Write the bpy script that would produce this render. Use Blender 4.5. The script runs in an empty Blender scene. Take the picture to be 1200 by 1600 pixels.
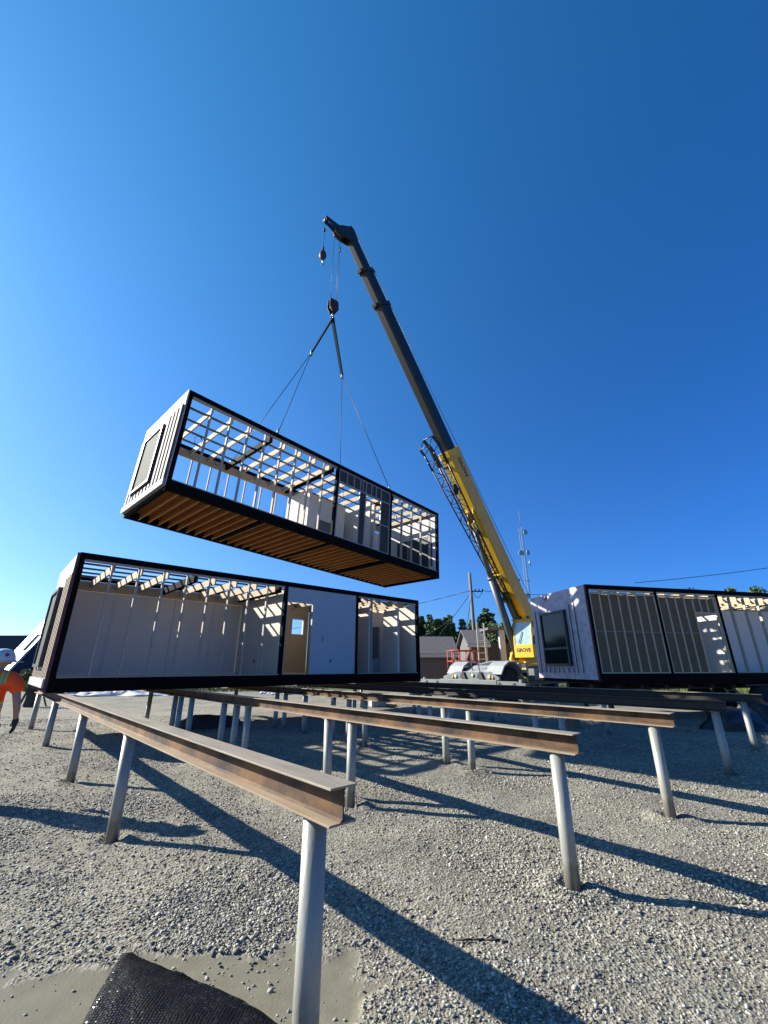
import bpy, bmesh, math, random
import numpy as np
from mathutils import Vector, Matrix, Euler, noise
random.seed(7); np.random.seed(7)
R = math.radians
scene = bpy.context.scene
C = scene.collection

# ------------------------------------------------------------------ camera
cam_d = bpy.data.cameras.new("camera"); cam = bpy.data.objects.new("camera", cam_d); C.objects.link(cam)
cam_d.sensor_fit = 'VERTICAL'; cam_d.sensor_height = 36.0; cam_d.lens = 654.97 / 1600 * 36
cam_d.clip_start = 0.05; cam_d.clip_end = 5000
cam.location = (0, 0, 1.6); cam.rotation_euler = (math.pi/2 + 0.35276, 0, 0.0018*0)
scene.camera = cam
scene.render.resolution_x = 768; scene.render.resolution_y = 1024
# ------------------------------------------------------------------ sky, sun, exposure
SUN_EL = R(28.0); SUN_AZ = math.atan2(0.26, -0.966)        # direction towards the sun, from +X
wd = bpy.data.worlds.new("World"); scene.world = wd; wd.use_nodes = True
nt = wd.node_tree; nt.nodes.clear()
wo = nt.nodes.new('ShaderNodeOutputWorld'); bg = nt.nodes.new('ShaderNodeBackground')
sky = nt.nodes.new('ShaderNodeTexSky'); sky.sky_type = 'NISHITA'; sky.sun_disc = False
sky.sun_elevation = SUN_EL; sky.sun_rotation = math.pi/2 - SUN_AZ
sky.air_density = 1.0; sky.dust_density = 0.35; sky.ozone_density = 3.0; sky.altitude = 50
tint = nt.nodes.new('ShaderNodeMixRGB'); tint.blend_type = 'MULTIPLY'; tint.inputs[0].default_value = 1.0
tint.inputs[2].default_value = (0.60, 1.14, 1.48, 1)
nt.links.new(sky.outputs[0], tint.inputs[1])
# the air is brighter and paler towards the sun, deeper blue away from it: gain = exp(a + b*cos(angle to sun) + c*height)
tcw = nt.nodes.new('ShaderNodeTexCoord'); dots = nt.nodes.new('ShaderNodeVectorMath'); dots.operation = 'DOT_PRODUCT'
dots.inputs[1].default_value = (math.cos(SUN_AZ)*math.cos(SUN_EL), math.sin(SUN_AZ)*math.cos(SUN_EL), math.sin(SUN_EL))
sepw = nt.nodes.new('ShaderNodeSeparateXYZ'); comb = nt.nodes.new('ShaderNodeCombineXYZ')
nt.links.new(tcw.outputs['Generated'], dots.inputs[0]); nt.links.new(tcw.outputs['Generated'], sepw.inputs[0])
for ch, (ka, kb, kc) in enumerate(((-.66, 1.14, -.58), (-.61, .52, .36), (-.18, .20, .16))):
    m1 = nt.nodes.new('ShaderNodeMath'); m1.operation = 'MULTIPLY_ADD'; m1.inputs[1].default_value = kb; m1.inputs[2].default_value = ka; nt.links.new(dots.outputs['Value'], m1.inputs[0])
    m2 = nt.nodes.new('ShaderNodeMath'); m2.operation = 'MULTIPLY_ADD'; m2.inputs[1].default_value = kc; nt.links.new(sepw.outputs[2], m2.inputs[0]); nt.links.new(m1.outputs[0], m2.inputs[2])
    m3 = nt.nodes.new('ShaderNodeMath'); m3.operation = 'EXPONENT'; nt.links.new(m2.outputs[0], m3.inputs[0]); nt.links.new(m3.outputs[0], comb.inputs[ch])
gain = nt.nodes.new('ShaderNodeMixRGB'); gain.blend_type = 'MULTIPLY'; gain.inputs[0].default_value = 1.0
nt.links.new(tint.outputs[0], gain.inputs[1]); nt.links.new(comb.outputs[0], gain.inputs[2]); nt.links.new(gain.outputs[0], bg.inputs[0])
bg.inputs[1].default_value = 0.0575
nt.links.new(bg.outputs[0], wo.inputs[0])
sl = bpy.data.lights.new("sun", 'SUN'); so = bpy.data.objects.new("sun", sl); C.objects.link(so)
sl.energy = 5.0; sl.angle = R(0.5); sl.color = (1.0, 0.945, 0.84)
sd = Vector((math.cos(SUN_AZ)*math.cos(SUN_EL), math.sin(SUN_AZ)*math.cos(SUN_EL), math.sin(SUN_EL)))
so.rotation_euler = sd.to_track_quat('Z', 'Y').to_euler(); so.location = sd*60
scene.view_settings.view_transform = 'Standard'; scene.view_settings.look = 'None'
scene.view_settings.exposure = 1.25; scene.view_settings.gamma = 1.0

# ------------------------------------------------------------------ helpers
class MB:
    """collects shapes into one mesh; every face remembers a material slot"""
    def __init__(s): s.v = []; s.f = []; s.m = []; s.smooth = []
    def add(s, vs, fs, m=0, sm=False):
        o = len(s.v); s.v += [tuple(v) for v in vs]
        for f in fs: s.f.append([i+o for i in f]); s.m.append(m); s.smooth.append(sm)
        return s
    def box(s, a, b, m=0):
        x0,y0,z0 = a; x1,y1,z1 = b
        vs = [(x0,y0,z0),(x1,y0,z0),(x1,y1,z0),(x0,y1,z0),(x0,y0,z1),(x1,y0,z1),(x1,y1,z1),(x0,y1,z1)]
        return s.add(vs, [(0,3,2,1),(4,5,6,7),(0,1,5,4),(1,2,6,5),(2,3,7,6),(3,0,4,7)], m)
    def bar(s, p, q, w, h, up=(0,0,1), m=0, w2=None, h2=None):
        p = Vector(p); q = Vector(q); d = (q-p).normalized(); up = Vector(up)
        x = d.cross(up)
        if x.length < 1e-4: x = d.cross(Vector((1,0,0)))
        x.normalize(); u = x.cross(d)
        w2 = w if w2 is None else w2; h2 = h if h2 is None else h2
        vs = [p+x*a*w/2+u*b*h/2 for a,b in ((-1,-1),(1,-1),(1,1),(-1,1))] + [q+x*a*w2/2+u*b*h2/2 for a,b in ((-1,-1),(1,-1),(1,1),(-1,1))]
        return s.add(vs, [(0,3,2,1),(4,5,6,7),(0,1,5,4),(1,2,6,5),(2,3,7,6),(3,0,4,7)], m)
    def tube(s, p, q, r, r2=None, n=12, m=0, caps=True):
        p = Vector(p); q = Vector(q); d = (q-p).normalized(); r2 = r if r2 is None else r2
        x = d.orthogonal().normalized(); y = d.cross(x)
        ring = lambda c, rr: [c + (x*math.cos(2*math.pi*i/n) + y*math.sin(2*math.pi*i/n))*rr for i in range(n)]
        o = len(s.v)
        s.add(ring(p, r)+ring(q, r2), [(i, (i+1)%n, n+(i+1)%n, n+i) for i in range(n)], m, True)
        if caps:
            s.f.append([o+i for i in range(n)][::-1]); s.m.append(m); s.smooth.append(False)
            s.f.append([o+n+i for i in range(n)]); s.m.append(m); s.smooth.append(False)
        return s
    def path(s, pts, r, n=6, m=0):
        for a, b in zip(pts[:-1], pts[1:]): s.tube(a, b, r, n=n, m=m)
        return s
    def lathe(s, c, axis, prof, n=20, m=0, sm=True):
        """prof: list of (radius, distance along axis)"""
        c = Vector(c); d = Vector(axis).normalized(); x = d.orthogonal().normalized(); y = d.cross(x)
        vs = []
        for r, h in prof:
            vs += [c + d*h + (x*math.cos(2*math.pi*i/n)+y*math.sin(2*math.pi*i/n))*r for i in range(n)]
        fs = [(k*n+i, k*n+(i+1)%n, (k+1)*n+(i+1)%n, (k+1)*n+i) for k in range(len(prof)-1) for i in range(n)]
        s.add(vs, fs, m, sm)
        o = len(s.v)-len(vs)
        s.f.append([o+i for i in range(n)][::-1]); s.m.append(m); s.smooth.append(False)
        s.f.append([o+(len(prof)-1)*n+i for i in range(n)]); s.m.append(m); s.smooth.append(False)
        return s
    def prism(s, poly, off, m=0):
        """poly: 3D points of one face, off: extrusion vector"""
        off = Vector(off); a = [Vector(p) for p in poly]; n = len(a)
        fs = [tuple(range(n))[::-1], tuple(range(n, 2*n))] + [(i, (i+1)%n, n+(i+1)%n, n+i) for i in range(n)]
        return s.add(a+[p+off for p in a], fs, m)
    def build(s, name, mats, parent=None, bevel=0.0, loc=None, fixn=True):
        me = bpy.data.meshes.new(name); me.from_pydata(s.v, [], s.f)
        mats = mats if isinstance(mats, (list, tuple)) else [mats]
        for mm in mats: me.materials.append(mm)
        me.polygons.foreach_set('material_index', s.m); me.polygons.foreach_set('use_smooth', s.smooth)
        if fixn:
            b = bmesh.new(); b.from_mesh(me); bmesh.ops.recalc_face_normals(b, faces=b.faces); b.to_mesh(me); b.free()
        me.update()
        o = bpy.data.objects.new(name, me); C.objects.link(o)
        if parent: o.parent = parent
        if loc: o.location = loc
        if bevel:
            md = o.modifiers.new('bevel', 'BEVEL'); md.width = bevel; md.segments = 2; md.limit_method = 'ANGLE'; md.angle_limit = R(40)
        return o

def tag(o, label=None, cat=None, group=None, kind=None):
    if label: o['label'] = label
    if cat: o['category'] = cat
    if group: o['group'] = group
    if kind: o['kind'] = kind
    return o
def empty(name, loc=(0,0,0), rot=(0,0,0), label=None, cat=None, group=None):
    o = bpy.data.objects.new(name, None); C.objects.link(o); o.location = loc; o.rotation_euler = rot
    o.empty_display_size = 0.3
    return tag(o, label, cat, group)
def copy_tree(o, parent=None):
    c = o.copy(); C.objects.link(c); c.parent = parent
    for ch in list(o.children): copy_tree(ch, c)
    return c
def text(name, body, size, mat_, parent, matrix, depth=0.004, bold=0.0):
    cu = bpy.data.curves.new(name, 'FONT'); cu.body = body; cu.size = size; cu.extrude = depth; cu.offset = bold
    cu.align_x = 'CENTER'; cu.align_y = 'CENTER'
    t = bpy.data.objects.new(name, cu); C.objects.link(t)
    dg = bpy.context.evaluated_depsgraph_get(); me = bpy.data.meshes.new_from_object(t.evaluated_get(dg))
    bpy.data.objects.remove(t)
    me.materials.clear(); me.materials.append(mat_)
    o = bpy.data.objects.new(name, me); C.objects.link(o); o.parent = parent; o.matrix_local = matrix
    return o

# ------------------------------------------------------------------ materials
def mat(name, col, rough=0.6, metal=0.0, col2=None, scale=3.0, contrast=0.5, bump=0.0, bscale=30.0, spec=0.5, stretch=(1,1,1), streak=None):
    K = .66; col = tuple(v*K for v in col); col2 = tuple(v*K for v in col2) if col2 else None
    m = bpy.data.materials.new(name); m.use_nodes = True; n = m.node_tree.nodes; l = m.node_tree.links
    b = n['Principled BSDF']; b.inputs['Roughness'].default_value = rough; b.inputs['Metallic'].default_value = metal
    b.inputs['Specular IOR Level'].default_value = spec
    b.inputs['Base Color'].default_value = (*col, 1)
    if col2 or bump:
        tc = n.new('ShaderNodeTexCoord'); mp = n.new('ShaderNodeMapping'); mp.inputs['Scale'].default_value = stretch
        l.new(tc.outputs['Object'], mp.inputs[0])
    if col2:
        nz = n.new('ShaderNodeTexNoise'); nz.inputs['Scale'].default_value = scale; nz.inputs['Detail'].default_value = 6; nz.inputs['Roughness'].default_value = 0.65
        l.new(mp.outputs[0], nz.inputs['Vector'])
        cr = n.new('ShaderNodeValToRGB'); cr.color_ramp.elements[0].position = 0.5-contrast/2; cr.color_ramp.elements[1].position = 0.5+contrast/2
        cr.color_ramp.elements[0].color = (*col, 1); cr.color_ramp.elements[1].color = (*col2, 1)
        l.new(nz.outputs['Fac'], cr.inputs[0]); l.new(cr.outputs[0], b.inputs['Base Color'])
    if bump:
        nb = n.new('ShaderNodeTexNoise'); nb.inputs['Scale'].default_value = bscale; nb.inputs['Detail'].default_value = 4
        l.new(mp.outputs[0], nb.inputs['Vector'])
        bp = n.new('ShaderNodeBump'); bp.inputs['Strength'].default_value = bump; bp.inputs['Distance'].default_value = 0.02
        l.new(nb.outputs['Fac'], bp.inputs['Height']); l.new(bp.outputs[0], b.inputs['Normal'])
    return m
M = {}
M['black_steel'] = mat('black_steel', (.007,.0062,.0055), .75, .0, (.012,.011,.010), 4, .5, .1, 20, spec=.05)
M['stud_wood'] = mat('stud_wood', (.52,.44,.34), .8, 0, (.64,.55,.43), 6, .6, .1, 40, stretch=(1,1,.15))
M['joist_wood'] = mat('joist_wood', (.55,.42,.26), .8, 0, (.68,.55,.37), 5, .6, .1, 40, stretch=(1,.15,1))
M['floor_joist'] = mat('floor_joist', (.66,.34,.10), .85, 0, (.76,.42,.15), 4, .6, .1, 40, stretch=(1,.2,1))
M['subfloor'] = mat('subfloor_board', (.46,.155,.025), .9, 0, (.60,.23,.05), 3, .6)
M['floor_top'] = mat('floor_top', (.45,.36,.25), .8, 0, (.52,.43,.30), 3, .6)
M['strap_dark'] = mat('strapping', (.20,.16,.11), .85, 0, (.28,.22,.15), 5)
M['steel_stud'] = mat('steel_stud', (.42,.41,.38), .5, .3, (.5,.49,.46), 4)
M['drywall'] = mat('drywall', (.86,.78,.68), .9, 0, (.92,.84,.74), 1.2, .7)
M['drywall_white'] = mat('white_drywall', (.94,.89,.82), .9, 0, (.99,.94,.87), 1.2, .7)
M['drywall_blue'] = mat('painted_board', (.60,.66,.70), .85, 0, (.64,.70,.74), 1.0, .7)
M['tan_wall'] = mat('tan_wall', (.62,.49,.33), .9, 0, (.68,.54,.37), 1.0, .7)
M['sheathing_dark'] = mat('dark_sheathing', (.075,.062,.05), .9, 0, (.10,.084,.068), 3, .6)
M['wrap_white'] = mat('white_house_wrap', (.52,.51,.50), .7, 0, (.66,.65,.64), 2.5, .6, .25, 6)
M['wrap_lilac'] = mat('lilac_house_wrap', (.58,.45,.53), .6, 0, (.95,.84,.90), 5, .4, .6, 6)
M['batten'] = mat('batten_wood', (.66,.54,.38), .8, 0, (.78,.66,.48), 5, .5, stretch=(1,1,.2))
M['batten_white'] = mat('wrapped_batten', (.52,.49,.47), .8, 0, (.62,.60,.58), 4, .5, stretch=(1,1,.3))
M['batten_brown'] = mat('batten_edge', (.13,.07,.06), .8, 0, (.18,.11,.09), 5)
M['red_membrane'] = mat('red_membrane', (.10,.022,.03), .7, 0, (.20,.06,.07), 8)
M['win_frame'] = mat('window_frame', (.045,.047,.05), .45)
def glass(name, col, rough=.03):
    return mat(name, col, rough, 0, spec=.9)
M['glass_dark'] = mat('dark_glass', (.014,.026,.022), .08, spec=.22)
M['film'] = mat('window_film', (.05,.06,.055), .8, 0, (.085,.10,.09), 4, .6, .5, 7, spec=.2)
M['dark_panel'] = mat('dark_panel', (.05,.055,.065), .6)
M['grey_door'] = mat('grey_door', (.17,.17,.18), .6)
M['tub'] = mat('tub_plastic', (.30,.31,.31), .3, 0, (.45,.46,.46), 4)
M['cable'] = mat('steel_cable', (.03,.03,.035), .5, .3)
M['wire_black'] = mat('black_wire', (.012,.012,.012), .6)
M['sling'] = mat('sling_webbing', (.006,.022,.034), .9, 0, (.010,.03,.045), 10, spec=.1)
M['shackle'] = mat('shackle', (.35,.5,.42), .4, .3)
M['galv'] = mat('galvanised_steel', (.33,.33,.285), .45, .18, (.54,.54,.475), 7, .7, .08, 60, stretch=(1,1,.3))
def splash_piles():
    m = M['galv']; n = m.node_tree.nodes; l = m.node_tree.links; b = n['Principled BSDF']; src = b.inputs['Base Color'].links[0].from_socket
    tc = n.new('ShaderNodeTexCoord'); sp = n.new('ShaderNodeSeparateXYZ'); l.new(tc.outputs['Object'], sp.inputs[0])
    nz = n.new('ShaderNodeTexNoise'); nz.inputs['Scale'].default_value = 14; nz.inputs['Detail'].default_value = 5; l.new(tc.outputs['Object'], nz.inputs['Vector'])
    ma = n.new('ShaderNodeMath'); ma.operation = 'MULTIPLY_ADD'; ma.inputs[1].default_value = -.34; l.new(nz.outputs['Fac'], ma.inputs[0]); l.new(sp.outputs[2], ma.inputs[2])
    mr = n.new('ShaderNodeMapRange'); mr.inputs[1].default_value = -.02; mr.inputs[2].default_value = .05; mr.inputs[3].default_value = .75; mr.inputs[4].default_value = 0; l.new(ma.outputs[0], mr.inputs[0])
    mx = n.new('ShaderNodeMixRGB'); mx.inputs[2].default_value = (.17,.15,.12,1); l.new(mr.outputs[0], mx.inputs[0]); l.new(src, mx.inputs[1])
    # rusty smears
    n2 = n.new('ShaderNodeTexNoise'); n2.inputs['Scale'].default_value = 3.2; n2.inputs['Detail'].default_value = 8; n2.inputs['Roughness'].default_value = .75
    mp = n.new('ShaderNodeMapping'); mp.inputs['Scale'].default_value = (3,3,.5); oi = n.new('ShaderNodeObjectInfo'); ad = n.new('ShaderNodeVectorMath'); ad.operation = 'ADD'; l.new(tc.outputs['Object'], ad.inputs[0]); l.new(oi.outputs['Location'], ad.inputs[1]); l.new(ad.outputs[0], mp.inputs[0]); l.new(mp.outputs[0], n2.inputs['Vector'])
    m2 = n.new('ShaderNodeMapRange'); m2.inputs[1].default_value = .60; m2.inputs[2].default_value = .74; m2.inputs[4].default_value = .6; l.new(n2.outputs['Fac'], m2.inputs[0])
    mx2 = n.new('ShaderNodeMixRGB'); mx2.inputs[2].default_value = (.15,.14,.115,1); l.new(m2.outputs[0], mx2.inputs[0]); l.new(mx.outputs[0], mx2.inputs[1]); l.new(mx2.outputs[0], b.inputs['Base Color'])
splash_piles()
M['yellow'] = mat('crane_yellow', (.98,.56,.012), .45, 0, (1.0,.64,.03), 3, .4)
M['yellow_dull'] = mat('boom_side_yellow', (1.0,.60,.11), .55, 0, (.80,.46,.10), 1.1, .5)
M['boom_dark'] = mat('boom_dark_green', (.007,.011,.010), .45, .0, (.018,.025,.021), 2.2, .5, stretch=(1,1,.4))
M['crane_grey'] = mat('crane_grey', (.16,.19,.185), .55, 0, (.24,.275,.265), 2.2)
M['crane_lightgrey'] = mat('crane_lightgrey', (.34,.36,.36), .6, 0, (.46,.48,.48), 2.2)
M['rubber'] = mat('tyre_rubber', (.014,.014,.015), .85, 0, (.03,.03,.03), 8)
M['rim'] = mat('wheel_rim', (.35,.35,.34), .5, .3)
M['hook_rust'] = mat('rusty_hook_paint', (.035,.017,.014), .6, .1, (.07,.03,.024), 8)
M['steel_bright'] = mat('bright_steel', (.55,.56,.56), .3, .8)
M['cyl_rod'] = mat('cylinder_grey', (.10,.12,.12), .45, .0, (.14,.16,.16), 3)
M['letter_dark'] = mat('dark_lettering', (.03,.022,.015), .6)
M['lamp_lens'] = mat('lamp_lens', (.8,.75,.55), .2)
M['amber_lens'] = mat('amber_lens', (.7,.32,.03), .25)
M['red_paint'] = mat('red_paint', (.55,.07,.05), .5)
M['alu'] = mat('aluminium', (.78,.80,.82), .45, .2)
M['siding'] = mat('brown_siding', (.125,.118,.11), .8, 0, (.16,.152,.142), 2)
M['siding_tan'] = mat('tan_siding', (.16,.148,.135), .8, 0, (.20,.185,.17), 2)
M['shingle'] = mat('grey_shingle', (.14,.14,.15), .9, 0, (.20,.20,.21), 6)
M['trim_white'] = mat('trim_white', (.6,.6,.62), .7)
M['navy'] = mat('navy_cladding', (.02,.04,.085), .7, 0, (.026,.05,.10), 1.5)
M['white_metal_roof'] = mat('white_metal_roof', (.74,.78,.80), .4, 0, (.80,.83,.84), 2)
M['hvac'] = mat('rooftop_unit', (.26,.34,.40), .5, .1)
M['pole_wood'] = mat('pole_wood', (.20,.17,.15), .85, 0, (.28,.25,.22), 4)
M['mast'] = mat('mast_steel', (.30,.34,.38), .6, .1)
M['dish'] = mat('dish_white', (.42,.47,.48), .6)
M['bark'] = mat('bark', (.09,.07,.055), .95, 0, (.14,.11,.09), 8)
M['conifer'] = mat('conifer_needles', (.05,.10,.032), .8, 0, (.11,.18,.055), 1.2, .6)
M['leaf'] = mat('broad_leaf', (.075,.14,.04), .7, 0, (.13,.21,.06), 1.0, .6)
M['skin'] = mat('skin', (.50,.29,.20), .55, 0, (.56,.33,.235), 14)
M['glove'] = mat('work_glove', (.016,.016,.018), .8, 0, (.05,.05,.05), 20)
M['trousers'] = mat('trousers', (.03,.035,.05), .85)
M['hat_white'] = mat('hard_hat_white', (.75,.76,.78), .3)
M['tarp_white'] = mat('white_tarp', (.68,.69,.71), .5, 0, (.78,.79,.8), 3, .6, .4, 8)
M['black_tarp'] = mat('black_tarp', (.012,.012,.013), .35, 0, (.02,.02,.022), 6, .6, .6, 14)
M['dirt'] = mat('shaded_dirt', (.05,.042,.035), .95, 0, (.09,.075,.06), 10, .6, .8, 25)  # shade over the heap is put into this dark colour
M['timber'] = mat('timber_block', (.28,.19,.12), .85, 0, (.36,.26,.17), 6)
M['trailer'] = mat('trailer_frame', (.012,.012,.014), .5)
M['twig'] = mat('twig', (.06,.045,.035), .9)
M['white_plastic'] = mat('white_plastic', (.7,.7,.7), .5)

def steel_beam_materials():
    def mk(name, base, rust, rscale, lo, hi, rough):
        m = mat(name, base, rough, .15); n = m.node_tree.nodes; l = m.node_tree.links; b = n['Principled BSDF']
        tc = n.new('ShaderNodeTexCoord'); mp = n.new('ShaderNodeMapping'); mp.inputs['Scale'].default_value = (6, .8, 1.2)
        l.new(tc.outputs['Object'], mp.inputs[0])
        z1 = n.new('ShaderNodeTexNoise'); z1.inputs['Scale'].default_value = rscale; z1.inputs['Detail'].default_value = 7; z1.inputs['Roughness'].default_value = .7
        l.new(mp.outputs[0], z1.inputs['Vector'])
        cr = n.new('ShaderNodeValToRGB'); e = cr.color_ramp.elements
        e[0].position = lo; e[0].color = (*base, 1); e[1].position = hi; e[1].color = (*rust, 1)
        l.new(z1.outputs['Fac'], cr.inputs[0])
        z2 = n.new('ShaderNodeTexNoise'); z2.inputs['Scale'].default_value = 90; z2.inputs['Detail'].default_value = 3
        mx = n.new('ShaderNodeMixRGB'); mx.blend_type = 'MULTIPLY'; mx.inputs[0].default_value = .45
        l.new(tc.outputs['Object'], z2.inputs['Vector']); l.new(cr.outputs[0], mx.inputs[1]); l.new(z2.outputs['Fac'], mx.inputs[2])
        l.new(mx.outputs[0], b.inputs['Base Color'])
        bp = n.new('ShaderNodeBump'); bp.inputs['Strength'].default_value = .25; bp.inputs['Distance'].default_value = .003
        l.new(z2.outputs['Fac'], bp.inputs['Height']); l.new(bp.outputs[0], b.inputs['Normal'])
        return m
    return [mk('dusty_mill_scale', (.28,.24,.18), (.42,.365,.275), 1.5, .35, .65, .55),
            mk('rusty_web', (.026,.020,.016), (.215,.11,.042), 2.4, .38, .66, .8),
            mk('rusty_flange', (.27,.19,.115), (.42,.325,.22), 1.8, .3, .7, .7)]
BEAM_MATS = steel_beam_materials()
SHADED_BEAM = mat('shaded_mill_scale', (.018,.015,.013), .6, .1, (.045,.034,.026), 3, .6)  # black steel of the two far beams, modules' shadow put into its colour

# ------------------------------------------------------------------ ground
def gh(x, y):
    """large-scale height of the gravel pad"""
    t = min(1, max(0, (y-4.5)/6.0)); t = t*t*(3-2*t)
    return .075*t
MUD = [(-2.6,3.05),(-2.349,3.078),(-2.181,3.132),(-1.818,3.133),(-1.533,3.207),(-1.329,3.248),(-1.121,3.208),(-0.751,3.226),(-0.541,3.311),(-0.218,3.182),(-0.094,2.882),(-0.108,2.543),(-0.35,2.2),(-1.0,1.9),(-2.2,1.9),(-2.8,2.4)]
def poly_dist(x, y, P):
    inside = np.zeros(x.shape, bool); d = np.full(x.shape, 1e9); n = len(P)
    for i in range(n):
        x0,y0 = P[i]; x1,y1 = P[(i+1)%n]
        c = ((y0 > y) != (y1 > y)) & (x < (x1-x0)*(y-y0)/(y1-y0+1e-12)+x0); inside ^= c
        t = np.clip(((x-x0)*(x1-x0)+(y-y0)*(y1-y0))/((x1-x0)**2+(y1-y0)**2), 0, 1)
        d = np.minimum(d, np.hypot(x-x0-t*(x1-x0), y-y0-t*(y1-y0)))
    return np.where(inside, -d, d)
def vnoise(x, y, s, seed=0):
    """cheap vectorised value noise"""
    xi = np.floor(x*s).astype(int); yi = np.floor(y*s).astype(int); fx = x*s-xi; fy = y*s-yi
    fx = fx*fx*(3-2*fx); fy = fy*fy*(3-2*fy)
    def h(a, b):
        v = np.sin(a*127.1+b*311.7+seed*74.7)*43758.5453; return v-np.floor(v)
    return (h(xi,yi)*(1-fx)+h(xi+1,yi)*fx)*(1-fy)+(h(xi,yi+1)*(1-fx)+h(xi+1,yi+1)*fx)*fy
DB = Vector((-0.67261, 0.74000, 0)); DM = Vector((0.74000, 0.67261, 0))     # along the beams / along the set module
E1 = Vector((-0.18254, 2.23933, 0)); ZB = 1.085; BH = .15; BEAM_LEN = 13.75
BEAM_U = [(0,0),(2.368,.0),(4.807,-.03),(7.386,-.06),(10.112,-.14)]
POST_T = [[.22,3.71,6.46,9.815,13.2],
          [.195,2.945,3.44,5.915,6.41,6.975,8.72,9.465,9.86,11.98],
          [.205,2.935,3.46,5.6,6.145,6.74,7.895,8.86,9.32,11.895],
          [.105,2.655,3.225,5.495,6.13,6.49,9.2,12.0],
          [.185,2.9,6.15,6.7,9.3,12.2]]
posts = [[E1 + DM*BEAM_U[i][0] + DB*(t) for t in POST_T[i]] for i in range(5)]
def axis_coords(lo, hi, fine, far_lo, far_hi, g=1.12):
    a = list(np.arange(lo, hi, fine)); st = fine; v = a[-1]
    while v < far_hi: st *= g; v += st; a.append(v)
    st = fine; v = lo; pre = []
    while v > far_lo: st *= g; v -= st; pre.append(v)
    return np.array(pre[::-1]+a)
gx = axis_coords(-5.0, 6.5, .035, -1800, 1800); gy = axis_coords(1.6, 9.0, .035, -600, 2600)
X, Y = np.meshgrid(gx, gy)
def height(X, Y):
    t = np.clip((Y-4.5)/6.0, 0, 1); t = t*t*(3-2*t); Z = .075*t
    near = np.clip((30-np.hypot(X, Y))/15, 0, 1)
    md = poly_dist(X, Y, MUD) + (vnoise(X, Y, 5, 3)-.5)*.22 + (vnoise(X, Y, 13, 8)-.5)*.14 + (vnoise(X, Y, 32, 5)-.5)*.06
    mud = np.clip(.5-md/.05, 0, 1)
    rough = (vnoise(X,Y,1.1,1)-.5)*.05 + (vnoise(X,Y,3.1,2)-.5)*.014 + (vnoise(X,Y,9,4)-.5)*.006 + (vnoise(X,Y,24,6)-.5)*.006
    Z = Z + near*rough*(1-mud*.93) - mud*.012
    for row in posts[:4]:
        for p in row[:4]:
            d = np.hypot(X-p.x, Y-p.y); k = vnoise(X, Y, 6, 9)
            Z = Z + .05*np.exp(-((d-.17)/.11)**2)*(.2+k) - .03*np.exp(-(d/.09)**2)
    return Z, mud
Z, MUDM = height(X, Y)
ny, nx = X.shape
gme = bpy.data.meshes.new('ground')
gme.vertices.add(nx*ny); gme.vertices.foreach_set('co', np.stack([X,Y,Z],-1).astype(np.float32).ravel())
ii, jj = np.meshgrid(np.arange(nx-1), np.arange(ny-1)); q = (jj*nx+ii).ravel()
quads = np.stack([q, q+1, q+1+nx, q+nx], 1).astype(np.int32)
gme.loops.add(quads.size); gme.loops.foreach_set('vertex_index', quads.ravel())
gme.polygons.add(len(quads)); gme.polygons.foreach_set('loop_start', np.arange(0, quads.size, 4, dtype=np.int32)); gme.polygons.foreach_set('loop_total', np.full(len(quads), 4, np.int32))
gme.polygons.foreach_set('use_smooth', np.ones(len(quads), bool))
at = gme.attributes.new('mud', 'FLOAT', 'POINT'); at.data.foreach_set('value', MUDM.astype(np.float32).ravel())
gme.update(); gme.validate()
ground = bpy.data.objects.new('ground', gme); C.objects.link(ground)
tag(ground, 'grey gravel ground of the building site', 'ground', kind='structure')
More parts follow.
